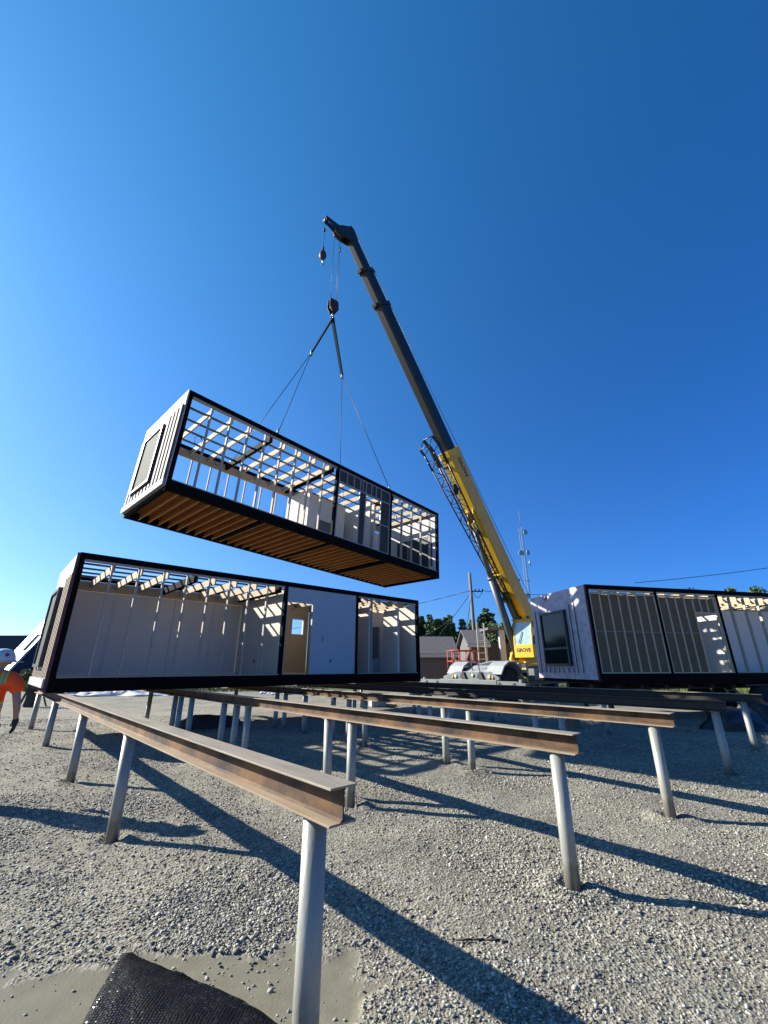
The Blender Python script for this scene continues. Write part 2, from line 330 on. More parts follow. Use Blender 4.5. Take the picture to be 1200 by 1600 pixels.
def ground_mat():
    m = bpy.data.materials.new('gravel_ground'); m.use_nodes = True; n = m.node_tree.nodes; l = m.node_tree.links; b = n['Principled BSDF']
    tc = n.new('ShaderNodeTexCoord')
    def nz(s, d=4, r=.6):
        t = n.new('ShaderNodeTexNoise'); t.inputs['Scale'].default_value = s; t.inputs['Detail'].default_value = d; t.inputs['Roughness'].default_value = r
        l.new(tc.outputs['Object'], t.inputs['Vector']); return t.outputs['Fac']
    def ramp(f, stops):
        c = n.new('ShaderNodeValToRGB'); e = c.color_ramp.elements
        e[0].position, e[0].color = stops[0][0], (*stops[0][1], 1); e[1].position, e[1].color = stops[-1][0], (*stops[-1][1], 1)
        for p, cc in stops[1:-1]: k = e.new(p); k.color = (*cc, 1)
        l.new(f, c.inputs[0]); return c.outputs[0]
    def mix(a, bb, f, mode='MIX'):
        x = n.new('ShaderNodeMixRGB'); x.blend_type = mode
        if isinstance(f, float): x.inputs[0].default_value = f
        else: l.new(f, x.inputs[0])
        l.new(a, x.inputs[1]); l.new(bb, x.inputs[2]); return x.outputs[0]
    vo = n.new('ShaderNodeTexVoronoi'); vo.inputs['Scale'].default_value = 48; l.new(tc.outputs['Object'], vo.inputs['Vector'])
    vo2 = n.new('ShaderNodeTexVoronoi'); vo2.inputs['Scale'].default_value = 17; l.new(tc.outputs['Object'], vo2.inputs['Vector'])
    grit = ramp(vo.outputs['Color'], [(.1,(.13,.121,.092)),(.5,(.22,.208,.163)),(.9,(.35,.335,.275))])
    patch = ramp(nz(.9, 5), [(.32,(.66,.65,.64)),(.5,(.92,.91,.89)),(.68,(1.10,1.08,1.03))])
    col = mix(grit, patch, 1.0, 'MULTIPLY')
    mudc = ramp(nz(5, 5), [(.3,(.150,.139,.098)),(.7,(.19,.178,.128))])
    am = n.new('ShaderNodeAttribute'); am.attribute_name = 'mud'
    col = mix(col, mudc, am.outputs['Fac'])
    # grass and soil beyond the gravel pad
    sp = n.new('ShaderNodeSeparateXYZ'); l.new(tc.outputs['Object'], sp.inputs[0])
    ad = n.new('ShaderNodeMath'); ad.operation = 'MULTIPLY_ADD'; ad.inputs[1].default_value = 6; l.new(nz(.35, 3), ad.inputs[0]); l.new(sp.outputs[1], ad.inputs[2])
    mr = n.new('ShaderNodeMapRange'); mr.inputs[1].default_value = 31; mr.inputs[2].default_value = 35; l.new(ad.outputs[0], mr.inputs[0])
    grassc = ramp(nz(2.5, 6), [(.3,(.045,.065,.018)),(.7,(.10,.115,.036))])
    col = mix(col, grassc, mr.outputs[0])
    l.new(col, b.inputs['Base Color'])
    rr = n.new('ShaderNodeMapRange'); rr.inputs[3].default_value = .92; rr.inputs[4].default_value = .38; l.new(am.outputs['Fac'], rr.inputs[0]); l.new(rr.outputs[0], b.inputs['Roughness'])
    b.inputs['Specular IOR Level'].default_value = .3
    # relief
    inv = n.new('ShaderNodeMath'); inv.operation = 'SUBTRACT'; inv.inputs[0].default_value = 1; l.new(am.outputs['Fac'], inv.inputs[1])
    hsum = n.new('ShaderNodeMath'); hsum.operation = 'MULTIPLY_ADD'; hsum.inputs[1].default_value = 1.0; l.new(vo.outputs['Distance'], hsum.inputs[0]); l.new(nz(16, 4), hsum.inputs[2])
    h2 = n.new('ShaderNodeMath'); h2.operation = 'ADD'; l.new(hsum.outputs[0], h2.inputs[0]); l.new(nz(70, 3), h2.inputs[1])
    st = n.new('ShaderNodeMath'); st.operation = 'MULTIPLY_ADD'; st.inputs[1].default_value = .55; st.inputs[2].default_value = .06; l.new(inv.outputs[0], st.inputs[0])
    bp = n.new('ShaderNodeBump'); bp.inputs['Distance'].default_value = .022; l.new(st.outputs[0], bp.inputs['Strength']); l.new(h2.outputs[0], bp.inputs['Height'])
    l.new(bp.outputs[0], b.inputs['Normal'])
    return m
gme.materials.append(ground_mat())

# gravel: real loose stones where the camera can tell them apart
def track(x, y):
    ux, uy = .62, -.785; d = (x+2.6)*(-uy)+(y-8.2)*ux + .25*np.sin(x*.9+y*.4)
    return np.minimum(np.abs(d), np.abs(d-1.9))
def gravel():
    bm = bmesh.new(); bmesh.ops.create_icosphere(bm, subdivisions=1, radius=1); bv = np.array([v.co[:] for v in bm.verts]); bf = np.array([[v.index for v in f.verts] for f in bm.faces]); bm.free()
    rng = np.random.default_rng(3)
    N = 430000
    yy = 1.9*np.exp(rng.random(N)*math.log(15/1.9)); xx = (rng.random(N)*2-1)*(yy*1.02+.4)
    md = poly_dist(xx, yy, MUD)
    dens = np.clip((vnoise(xx,yy,1.0,11)-.36)*1.9 + (vnoise(xx,yy,3.3,12)-.5)*.9, .20, 1)
    dens = dens*np.clip(track(xx,yy)/.32-.35, .22, 1)
    keep = (rng.random(N) < dens) & ((md + (vnoise(xx,yy,5,3)-.5)*.22 + (vnoise(xx,yy,13,8)-.5)*.14 > .02) | (rng.random(N) < .035))
    xx, yy = xx[keep], yy[keep]; n = len(xx)
    size = (.0042 + .0085*rng.random(n)**2.4 + .008*(rng.random(n) < .035))*np.clip(.85+yy*.03, .85, 1.4)
    zz = height(xx, yy)[0]
    vars_ = []
    for k in range(10):
        v = bv*(1+.38*(rng.random((len(bv),1))-.5)); v = v*np.array([1.35, .85, .5]); v = v.copy(); vars_.append(v)
    which = rng.integers(0, 10, n); V = np.array(vars_)[which]
    ax = rng.normal(size=(n,3))*np.array([.45,.45,1]); th = rng.random(n)*6.283
    # rotate about z then tilt
    c, s = np.cos(th)[:,None], np.sin(th)[:,None]
    x, y, z = V[...,0], V[...,1], V[...,2]
    x, y = c*x-s*y, s*x+c*y
    ti = (rng.random(n)-.5)[:,None]*1.5; c2, s2 = np.cos(ti), np.sin(ti)
    y, z = c2*y-s2*z, s2*y+c2*z
    P = np.stack([x,y,z],-1)*size[:,None,None] + np.stack([xx,yy,zz+size*.25],-1)[:,None,:]
    nv = bv.shape[0]; F = (bf[None]+np.arange(n)[:,None,None]*nv).reshape(-1,3).astype(np.int32)
    me = bpy.data.meshes.new('gravel'); me.vertices.add(n*nv); me.vertices.foreach_set('co', P.astype(np.float32).ravel())
    me.loops.add(F.size); me.loops.foreach_set('vertex_index', F.ravel()); me.polygons.add(len(F))
    me.polygons.foreach_set('loop_start', np.arange(0, F.size, 3, dtype=np.int32)); me.polygons.foreach_set('loop_total', np.full(len(F), 3, np.int32))
    tone = np.repeat(rng.random(n), nv).astype(np.float32); a = me.attributes.new('tone', 'FLOAT', 'POINT'); a.data.foreach_set('value', tone)
    me.update()
    m = bpy.data.materials.new('gravel_stone'); m.use_nodes = True; nn = m.node_tree.nodes; b = nn['Principled BSDF']; b.inputs['Roughness'].default_value = .85; b.inputs['Specular IOR Level'].default_value = .3
    at = nn.new('ShaderNodeAttribute'); at.attribute_name = 'tone'; cr = nn.new('ShaderNodeValToRGB'); e = cr.color_ramp.elements
    e[0].position = 0; e[0].color = (.12,.11,.088,1); e[1].position = 1; e[1].color = (.46,.435,.36,1); k = e.new(.55); k.color = (.225,.208,.168,1)
    m.node_tree.links.new(at.outputs['Fac'], cr.inputs[0]); m.node_tree.links.new(cr.outputs[0], b.inputs['Base Color'])
    me.materials.append(m)
    o = bpy.data.objects.new('gravel', me); C.objects.link(o)
    tag(o, 'loose angular grey gravel stones scattered over the ground', 'gravel', kind='stuff')
gravel()

# ------------------------------------------------------------------ modular units
L, W, H = 11.107, 3.105, 2.947
FR1, FR2 = .4759, .7237
def P(name, m, parent, boxes, bevel=0):
    b = MB()
    for a, c in boxes: b.box(a, c)
    return b.build(name, m, parent, bevel)
def steel_frame(root, divs):
    f = MB()
    f.box((0,0,0),(L,.10,.28)); f.box((0,W-.10,0),(L,W,.28)); f.box((.002,.10,.004),(.10,W-.10,.277)); f.box((L-.10,.10,.004),(L-.002,W-.10,.277))
    for x in (.25*L, .475*L, .72*L): f.box((x-.05,.10,.001),(x+.05,W-.10,.219))
    f.build('floor_frame', M['black_steel'], root)
    t = MB()
    t.box((0,0,H-.14),(L,.10,H)); t.box((0,W-.10,H-.14),(L,W,H)); t.box((.002,.10,H-.137),(.10,W-.10,H-.002)); t.box((L-.10,.10,H-.137),(L-.002,W-.10,H-.002))
    t.build('roof_frame', M['black_steel'], root)
    for x in (.0, L-.11):
        for y in (.0, W-.11): P('corner_post', M['black_steel'], root, [((x+.003,y+.003,.28),(x+.107,y+.107,H-.14))])
    for d in divs: P('intermediate_post', M['black_steel'], root, [((d*L-.05,.003,.28),(d*L+.05,.10,H-.14))])
def roof(root, x0=.12, x1=None, beams=(.23,), drop=.0):
    x1 = x1 or L-.12
    n = int(round((x1-x0)/.61)); zt = H-.15
    for i in range(1, n):
        x = x0+(x1-x0)*i/n
        if min(abs(x-b*L) for b in beams) < .08: x += .12
        P('roof_joist', M['joist_wood'], root, [((x-.019,.10,zt-.185),(x+.019,W-.10,zt))])
    for y in (.62, 1.24, 1.86, 2.48):
        P('roof_strapping', M['strap_dark'], root, [((x0,y-.035,zt+.002),(x1,y+.035,zt+.04))])
    for b in beams: P('roof_beam', M['black_steel'], root, [((b*L-.05,.10,zt-.19),(b*L+.05,W-.10,zt-.0))])
    P('roof_header', M['joist_wood'], root, [((x0,W-.16,zt-.29),(x1,W-.105,zt-.02))])
def floor(root, joists=True):
    if joists:
        n = 39
        for i in range(1, n):
            x = .1+(L-.2)*i/n
            if min(abs(x-c*L) for c in (.25,.475,.72)) < .08: x += .11
            q = MB(); q.box((x-.015,.10,.02),(x+.015,W-.10,.045), 0); q.box((x-.006,.1005,.0452),(x+.006,W-.1005,.2195), 1); q.build('floor_joist', [M['floor_joist'], M['subfloor']], root)
    P('subfloor', [M['subfloor']], root, [((.1,.10,.220),(L-.1,W-.10,.278))])
    P('floor_sheet', [M['floor_top']], root, [((.1,.1,.2805),(L-.1,W-.1,.292))])
def studs(root, xs, m, y=(.012,.098), z0=.292, z1=None, w=.04):
    z1 = z1 or H-.19
    for x in xs: P('stud', m, root, [((x-w/2,y[0],z0),(x+w/2,y[1],z1))])
def plates(root, x0, x1, m, y=(.012,.098)):
    P('top_plate', m, root, [((x0,y[0],H-.188),(x1,y[1],H-.143))])
    P('bottom_plate', m, root, [((x0,y[0]-.004,.281),(x1,y[1],.291+.02))])
def end_wall(root, wrap, batt, style, win_pane, trim=None):
    """cladding of the short end at x = 0"""
    b = MB(); n = 14
    ys = np.linspace(-.005, W+.005, 15); zs = np.linspace(.10, H-.01, 13); rr = random.Random(5)
    grid = [[(-.034-.012*rr.random()*(1 if .3 < z < H-.1 else .3), y, z) for y in ys] for z in zs]
    # sheet with two faces so that it has thickness
    vs = [p for r in grid for p in r]; k = len(ys)
    fs = [(i*k+j, i*k+j+1, (i+1)*k+j+1, (i+1)*k+j) for i in range(len(zs)-1) for j in range(k-1)]
    b.add(vs, fs, 0, True)
    b.box((-.03,0,.10),(-.002,W,H-.012))
    b.build('wall_wrap', wrap, root, fixn=False)
    wy0, wy1, wz0, wz1 = 1.08, 2.50, .50, 2.28
    def battx(y, z0, z1, w=.085):
        if style == 'white': w = .13
        q = MB(); dp = -.068 if style != 'white' else -.088; q.box((dp,y-w/2,z0),(-.047,y+w/2,z1), 0)
        if True:
            q.box((dp-.0005,y-w/2-.010,z0+.01),(-.048,y-w/2-.001,z1-.01), 1)
            q.box((dp-.0005,y+w/2+.001,z0+.01),(-.048,y+w/2+.010,z1-.01), 1)
        q.build('batten', [batt, M['batten_brown']], root)
    top = H-.48
    for y in ((.66,.92) if style == 'lilac' else (.10,.36,.62,.88)): battx(y, .28, top-.02*y)
    for y in (2.66,2.92): battx(y, .28, top-.06)
    for y in (1.12,1.38,1.64,1.90,2.16,2.42): battx(y, .28, wz0-.06)
    if style != 'lilac':
        bb = MB(); bb.box((-.095,0,.10),(-.05,W,.27)); bb.build('base_wrap', M['wrap_white'], root)
    fw = empty('window', (0,0,0)); fw.parent = root
    q = MB(); d0, d1 = (-.15,-.04); t = .07
    q.box((d0,wy0,wz0),(d1,wy1,wz0+t)); q.box((d0,wy0,wz1-t),(d1,wy1,wz1)); q.box((d0,wy0,wz0+t),(d1,wy0+t,wz1-t)); q.box((d0,wy1-t,wz0+t),(d1,wy1,wz1-t))
    if style == 'lilac': q.box((d0+.01,wy0+t,wz0+.52),(d1,wy1-t,wz0+.59))
    q.build('frame', M['win_frame'], fw)
    P('pane', win_pane, fw, [((-.11,wy0+t,wz0+t),(-.085,wy1-t,wz1-t))])
    if trim: P('corner_trim', trim, root, [((-.062,-.014,.05),(-.004,-.002,H-.02))])
def end_wall_inside(root, m, x=.102, t=.02):
    P('end_wall_lining', m, root, [((x,.11,.293),(x+t,W-.16,H-.35))])
def wire_loop(root, pts, r=.006):
    b = MB(); b.path(pts, r, 5); b.build('electric_cable', M['wire_black'], root)
def coil(c, rad, n=26, turns=2.2):
    return [(c[0]+rad*math.cos(2*math.pi*turns*i/n)*.8, c[1]+.04*i/n, c[2]+rad*math.sin(2*math.pi*turns*i/n)) for i in range(n+1)]

def back_wall(root, x0, x1, m, z1=None, y=None):
    y = y or W-.18
    return P('back_wall', m, root, [((x0,y,.293),(x1,y+.018,z1 or H-.45))])
def partition(root, x, y0, y1, m, z1=None, name='partition_wall', t=.1):
    return P(name, m, root, [((x-t/2,y0,.293),(x+t/2,y1,z1 or H-.36))])
def lining(root, x0, x1, y, m, z1=None, z0=.293, t=.1, name='partition_wall'):
    return P(name, m, root, [((x0,y,z0),(x1,y+t,z1 or H-.36))])

# --- module on the beams
def module_set():
    root = empty('modular_unit', (-6.8595,9.23103,ZB+.002), (0,0,.7377), 'black framed modular unit resting on the steel beams, blue board in its middle bay', 'building module', 'prefabricated modular building units')
    steel_frame(root, (FR1,FR2)); floor(root, True); roof(root, beams=(.235,.46,.74))
    end_wall(root, M['wrap_white'], M['batten'], 'tan', M['film'], M['red_membrane'])
    end_wall_inside(root, M['tan_wall'])
    xs = [.11+ (FR1*L-.16)*i/9 for i in range(1,9)]
    studs(root, xs, M['stud_wood']); plates(root, .12, FR1*L-.05, M['stud_wood'])
    back_wall(root, .12, FR1*L-.06, M['drywall'])
    P('wall_joint', M['dark_panel'], root, [((3.02,W-.1815,.30),(3.028,W-.1802,H-.46))])
    tape = mat('joint_compound', (.72,.70,.66), .9, 0, (.80,.78,.74), 9, .5)
    for x in (1.32,2.5,4.2): P('taped_joint', tape, root, [((x,W-.1812,.30),(x+.10,W-.1801,H-.46))])
    P('taped_joint', tape, root, [((FR1*L-.0712,1.40,.30),(FR1*L-.0701,1.50,H-.37))])
    partition(root, FR1*L-.02, .12, W-.2, M['drywall'])
    P('socket_box', M['dark_panel'], root, [((FR1*L-.083,1.55,.62),(FR1*L-.0705,1.62,.72))])
    # middle bay: pale blue board with a doorway
    a, b = FR1*L+.052, FR2*L-.052
    d0, d1, dz = a+.03, a+.92, 2.36
    P('blue_board', M['drywall_blue'], root, [((d1,.02,.29),(b,.09,H-.143)), ((a,.02,dz),(d1,.09,H-.143)), ((a,.02,.29),(d0,.09,dz))])
    P('switch_hole', M['dark_panel'], root, [((b-1.0,.0165,.62),(b-.95,.0195,.72)), ((b-1.32,.0165,1.25),(b-1.29,.0195,1.40))])
    # inner tan room with a small window
    lw, lh = 1.60, 2.24
    x0, x1 = a+.02, FR2*L-.076
    wx0, wx1 = 7.20, 7.78
    P('back_wall', M['tan_wall'], root, [((x0,W-.18,.293),(wx0,W-.16,H-.4)), ((wx1,W-.18,.293),(x1,W-.16,H-.4)), ((wx0,W-.18,.293),(wx1,W-.16,lw)), ((wx0,W-.18,lh),(wx1,W-.16,H-.4))])
    fw = empty('window'); fw.parent = root
    P('frame', M['trim_white'], fw, [((wx0,W-.20,lw),(wx1,W-.10,lw+.05)), ((wx0,W-.20,lh-.05),(wx1,W-.10,lh)), ((wx0,W-.20,lw+.05),(wx0+.05,W-.10,lh-.05)), ((wx1-.05,W-.20,lw+.05),(wx1,W-.10,lh-.05))])
    P('inner_lining', M['tan_wall'], root, [((FR2*L-.075,.12,.293),(FR2*L-.053,W-.2,H-.36))])
    # right bay: shower recess and end wall
    partition(root, FR2*L+.0, .12, W-.2, M['drywall'])
    c0 = FR2*L+.06
    back_wall(root, c0, L-.11, M['drywall'])
    partition(root, .802*L, .35, 1.05, M['drywall']); partition(root, .912*L, .16, .92, M['drywall'])
    lining(root, .802*L+.06, L-.14, 1.75, M['drywall'])
    P('end_wall_lining', M['drywall'], root, [((L-.13,.11,.293),(L-.11,W-.16,H-.18))])
    tub = MB(); cx = .862*L; dy = -.67
    def tb(a, b): tub.box((a[0],a[1]+dy,a[2]),(b[0],b[1]+dy,b[2]))
    tb((cx-.42,2.35,.30),(cx+.42,2.41,1.95)); tb((cx-.46,1.72,.30),(cx-.38,2.41,1.95)); tb((cx+.38,1.72,.30),(cx+.46,2.41,1.95)); tb((cx-.38,1.72,.30),(cx+.38,1.80,.78)); tb((cx-.38,1.80,.30),(cx+.38,2.35,.42))
    tub.tube((cx,2.352+dy,1.95),(cx,2.405+dy,1.95),.46,n=24); tub.tube((cx,2.34+dy,1.0),(cx,2.34+dy,1.9),.02,n=8); tub.box((cx-.1,2.28+dy,1.0),(cx+.1,2.35+dy,1.08))
    tub.build('shower_unit', M['tub'], root, .02)
    plates(root, c0, L-.12, M['stud_wood']); studs(root, [c0+.62], M['stud_wood'])
    wire_loop(root, coil((c0+1.05,.7,2.42),.12)); wire_loop(root, coil((FR1*L+.55,.5,2.28),.1))
    return root
module_set()

# --- flying module
def module_flying():
    root = empty('modular_unit', (-5.3048,9.31517,5.6302), (-.00055,.05406,.81408), 'black framed open modular unit hanging in the air from the crane, brown joists showing beneath', 'building module', 'prefabricated modular building units')
    steel_frame(root, (FR1,FR2)); floor(root, True); roof(root, beams=(.235,.46,.74))
    end_wall(root, M['wrap_white'], M['batten_white'], 'white', M['film'])
    xs = [.11+(FR1*L-.16)*i/9 for i in range(1,9)]
    studs(root, xs, M['stud_wood']); plates(root, .12, FR1*L-.05, M['stud_wood'])
    for i in (0,1,2,3,4,5,6,7): P('rear_stud', M['stud_wood'], root, [((.12+.655*i,W-.16,.293),(.16+.655*i,W-.105,H-.44))])
    P('rear_bottom_plate', M['stud_wood'], root, [((.12,W-.165,.2925),(FR1*L,W-.104,.33))])
    # closet behind bay A
    partition(root, FR1*L+.0, 1.5, W-.17, M['drywall_white'], 2.45)
    lining(root, FR1*L+.055, FR2*L-1.05, 1.5, M['drywall_white'], 2.25)
    P('inner_door', M['grey_door'], root, [((FR1*L+.35,1.46,.295),(FR1*L+1.15,1.497,1.35))])
    back_wall(root, FR1*L+.06, L-.12, M['drywall_white'], 2.4)
    partition(root, FR2*L-.62, .5, W-.2, M['drywall_white'], 2.35)
    P('inner_door', M['grey_door'], root, [((FR2*L-1.25,1.9,.295),(FR2*L-.70,1.94,1.75))])
    lining(root, FR2*L-1.0, FR2*L-.68, 1.94, M['drywall_white'], 2.3)
    # middle bay: steel studs, dark sheathing and two openings
    a, b = FR1*L+.052, FR2*L-.052; wd = b-a
    o1 = (a+.06, a+1.02); o2 = (a+1.36, a+2.12); oz = 2.28
    ys = (.045,.075)
    P('dark_sheathing', M['sheathing_dark'], root, [((a,ys[0],oz+.05),(b,ys[1],H-.19)), ((o1[1]+.04,ys[0],.29),(o2[0]-.04,ys[1],oz+.05)), ((o2[1]+.04,ys[0],.29),(b,ys[1],oz+.05))])
    ss = M['steel_stud']
    studs(root, [a+.025, o1[0]+.33, o1[0]+.66, o1[1]+.02, o1[1]+.15, o2[0]-.02, o2[0]+.25, o2[0]+.5, o2[1]+.02, b-.025], ss, (.012,.044), oz+.05, H-.19, .035)
    studs(root, [a+.025, o1[1]+.02, o2[0]-.02, o2[1]+.02, b-.025], ss, (.012,.0445), .312, oz+.002, .04)
    P('opening_header', ss, root, [((a,.010,oz),(b,.0785,oz+.05))]); plates(root, a, b, ss, (.012,.08))
    P('blocking', ss, root, [((o2[1]+.04,.0115,1.33),(b-.045,.044,1.37))])
    # right bay
    partition(root, FR2*L+.0, .9, W-.2, M['drywall_white'])
    c0 = FR2*L+.06
    P('end_wall_lining', M['drywall_white'], root, [((L-.13,.11,.293),(L-.11,W-.16,.55)), ((L-.13,.11,1.95),(L-.11,W-.16,H-.18)), ((L-.13,.11,.55),(L-.11,.25,1.95)), ((L-.13,2.3,.55),(L-.11,W-.16,1.95))])
    P('dark_window', M['dark_panel'], root, [((L-.128,.25,.55),(L-.114,2.3,1.95))])
    P('window_post', M['stud_wood'], root, [((L-.135,.9,.55),(L-.129,.96,1.95)), ((L-.135,1.6,.55),(L-.129,1.66,1.95))])
    plates(root, c0, L-.12, M['stud_wood']); studs(root, [c0+.62+.6*i for i in range(4)], M['stud_wood'])
    wire_loop(root, [(6.0,.6,2.6),(6.1,.62,2.2),(6.05,.7,1.9),(6.2,.7,2.1)],.007); wire_loop(root, coil((1.0,1.5,2.45),.15)); wire_loop(root, coil((1.9,2.0,2.3),.14)); wire_loop(root, [(2.3,2.2,2.6),(2.3,2.25,1.9),(2.32,2.2,1.2),(2.3,2.2,.8)], .005); wire_loop(root, [(4.1,1.2,2.6),(4.12,1.25,1.9),(4.1,1.2,.6)], .005)
    wire_loop(root, coil((c0+1.2,.9,2.4),.12))
    return root
fly = module_flying()

# --- module waiting on the trailer
def module_trailer():
    root = empty('modular_unit', (6.40881,13.36548,1.1174), (0,0,.23178), 'black framed modular unit with lilac wrapped end, parked on a trailer at the right', 'building module', 'prefabricated modular building units')
    G1, G2 = .2392, .4657
    brown = mat('brown_sheathing', (.24,.145,.07), .9, 0, (.31,.195,.10), 3, .6)
    steel_frame(root, (G1,G2)); floor(root, True); roof(root, beams=(.2392,.4657,.74))
    end_wall(root, M['wrap_lilac'], M['wrap_lilac'], 'lilac', M['glass_dark'], M['red_membrane'])
    ss = mat('tan_steel_stud', (.84,.62,.39), .6, .0, (.92,.70,.46), 4)
    for a, b, op in ((.115, G1*L-.052, None), (G1*L+.052, G2*L-.052, 1)):
        w = b-a
        if op is None:
            P('dark_sheathing', brown, root, [((a,.05,.29),(b,.08,H-.30))])
            studs(root, [a+.02+(w-.04)*i/7 for i in range(8)], ss, (.012,.049), .312, H-.30, .04)
        else:
            o0, o1, oz = b-1.0, b-.10, 2.15
            P('dark_sheathing', brown, root, [((a,.05,.29),(o0,.08,H-.30)), ((o0,.05,oz),(b,.08,H-.30)), ((o1,.05,.29),(b,.08,oz))])
            studs(root, [a+.02+(o0-.02-a)*i/4 for i in range(5)], ss, (.012,.049), .312, H-.30, .04)
            studs(root, [o0+.3, o0+.6], ss, (.012,.049), oz+.04, H-.30, .035); studs(root, [o1, b-.02], ss, (.012,.049), .312, H-.30, .04)
            P('opening_header', ss, root, [((o0-.02,.0115,oz),(o1+.02,.0495,oz+.04))])
        P('head_plate', ss, root, [((a,.012,H-.29),(b,.06,H-.235))]); plates(root, a, b, ss, (.012,.08))
        P('joint_strip', M['steel_stud'], root, [((a,.0465,1.50),(b if op is None else b-1.0,.0495,1.515))])
    partition(root, G2*L-.0, .12, W-.2, M['drywall_white'])
    fl = MB(); fl.add([(-.06,2.30,H-.02),(-.07,2.02,H-.02),(-.13,2.05,H-.17),(-.12,2.16,H-.24),(-.10,2.27,H-.14)],[(0,1,2,3,4)],0,True); fo = fl.build('loose_flap', M['wrap_white'], root); sm = fo.modifiers.new('thick','SOLIDIFY'); sm.thickness = .006
    back_wall(root, .12, L-.12, M['drywall_white'])
    lining(root, G2*L+.06, L-2.2, 1.15, M['drywall_white'], H-.5)
    c0 = G2*L+.06
    studs(root, [c0+.5+.62*i for i in range(8)], M['stud_wood']); plates(root, c0, L-.12, M['stud_wood'])
    return root
module_trailer()

# ------------------------------------------------------------------ steel beams and piles
ordn = ['first','second','third','fourth','fifth','sixth','seventh','eighth','ninth','tenth']
beam_desc = ['nearest long rusty I-beam at the left, running from foreground to set module',
             'second rusty I-beam from the left, its cut end in the middle of the gravel',
             'third rusty I-beam from the left, crossing behind the second',
             'fourth I-beam from the left, mostly black in shadow',
             'rightmost I-beam, dark, lying just in front of the trailer']
beam_short = ['leftmost I-beam','second I-beam from the left','third I-beam from the left','fourth I-beam from the left','rightmost I-beam']
for i, (u, t0) in enumerate(BEAM_U):
    p = E1 + DM*u + DB*t0
    o_len = BEAM_LEN - t0
    b = MB(); hw = .076
    b.box((-hw,0,ZB-.0095),(hw,o_len,ZB), 0)
    b.box((-.004,0.0005,ZB-BH+.0100),(.004,o_len-.0005,ZB-.0098), 1)
    b.box((-hw,0,ZB-BH),(hw,o_len,ZB-BH+.0098), 2)
    for s in (-1,1):   # root fillets of the rolled section
        b.prism([(s*.004,0.001,ZB-BH+.010),(s*.016,0.001,ZB-BH+.010),(s*.004,0.001,ZB-BH+.022)], (0,o_len-.002,0), 1)
        b.prism([(s*.004,0.001,ZB-.0098),(s*.004,0.001,ZB-.022),(s*.016,0.001,ZB-.0098)], (0,o_len-.002,0), 1)
    o = b.build('steel_beam', BEAM_MATS if i < 3 else [BEAM_MATS[0] if i == 4 else SHADED_BEAM, SHADED_BEAM, SHADED_BEAM], None, .0012)
    o.location = (p.x,p.y,0); o.rotation_euler = (0,0,math.atan2(DB.y,DB.x)-math.pi/2)
    tag(o, beam_desc[i], 'steel beam', 'parallel steel beams on piles')
pile_me = None
for i in range(5):
    n = len(posts[i])
    for j, p in enumerate(posts[i]):
        z0 = -.25; top = ZB-BH
        if pile_me is None:
            b = MB(); b.tube((0,0,z0),(0,0,top-.008),.0575,n=24)
            root = b.build('steel_pile', M['galv'])
            pl = MB(); pl.box((-.062,-.062,top-.008),(.062,.062,top-.0005)); pl.build('cap_plate', M['galv'], root)
            pile_me = root; o = root
        else: o = copy_tree(pile_me)
        o.location = (p.x,p.y,0); o.rotation_euler = (R(random.uniform(-.8,.8))*(j>0), R(random.uniform(-.8,.8))*(j>0), math.atan2(DB.y,DB.x)+random.uniform(-.1,.1))
        where = 'at the near end' if j == 0 else ('%s from the near end' % ordn[j])
        tag(o, ('galvanised pile %s under the %s' % (where, beam_short[i])), 'steel pile', 'galvanised piles under the beams')

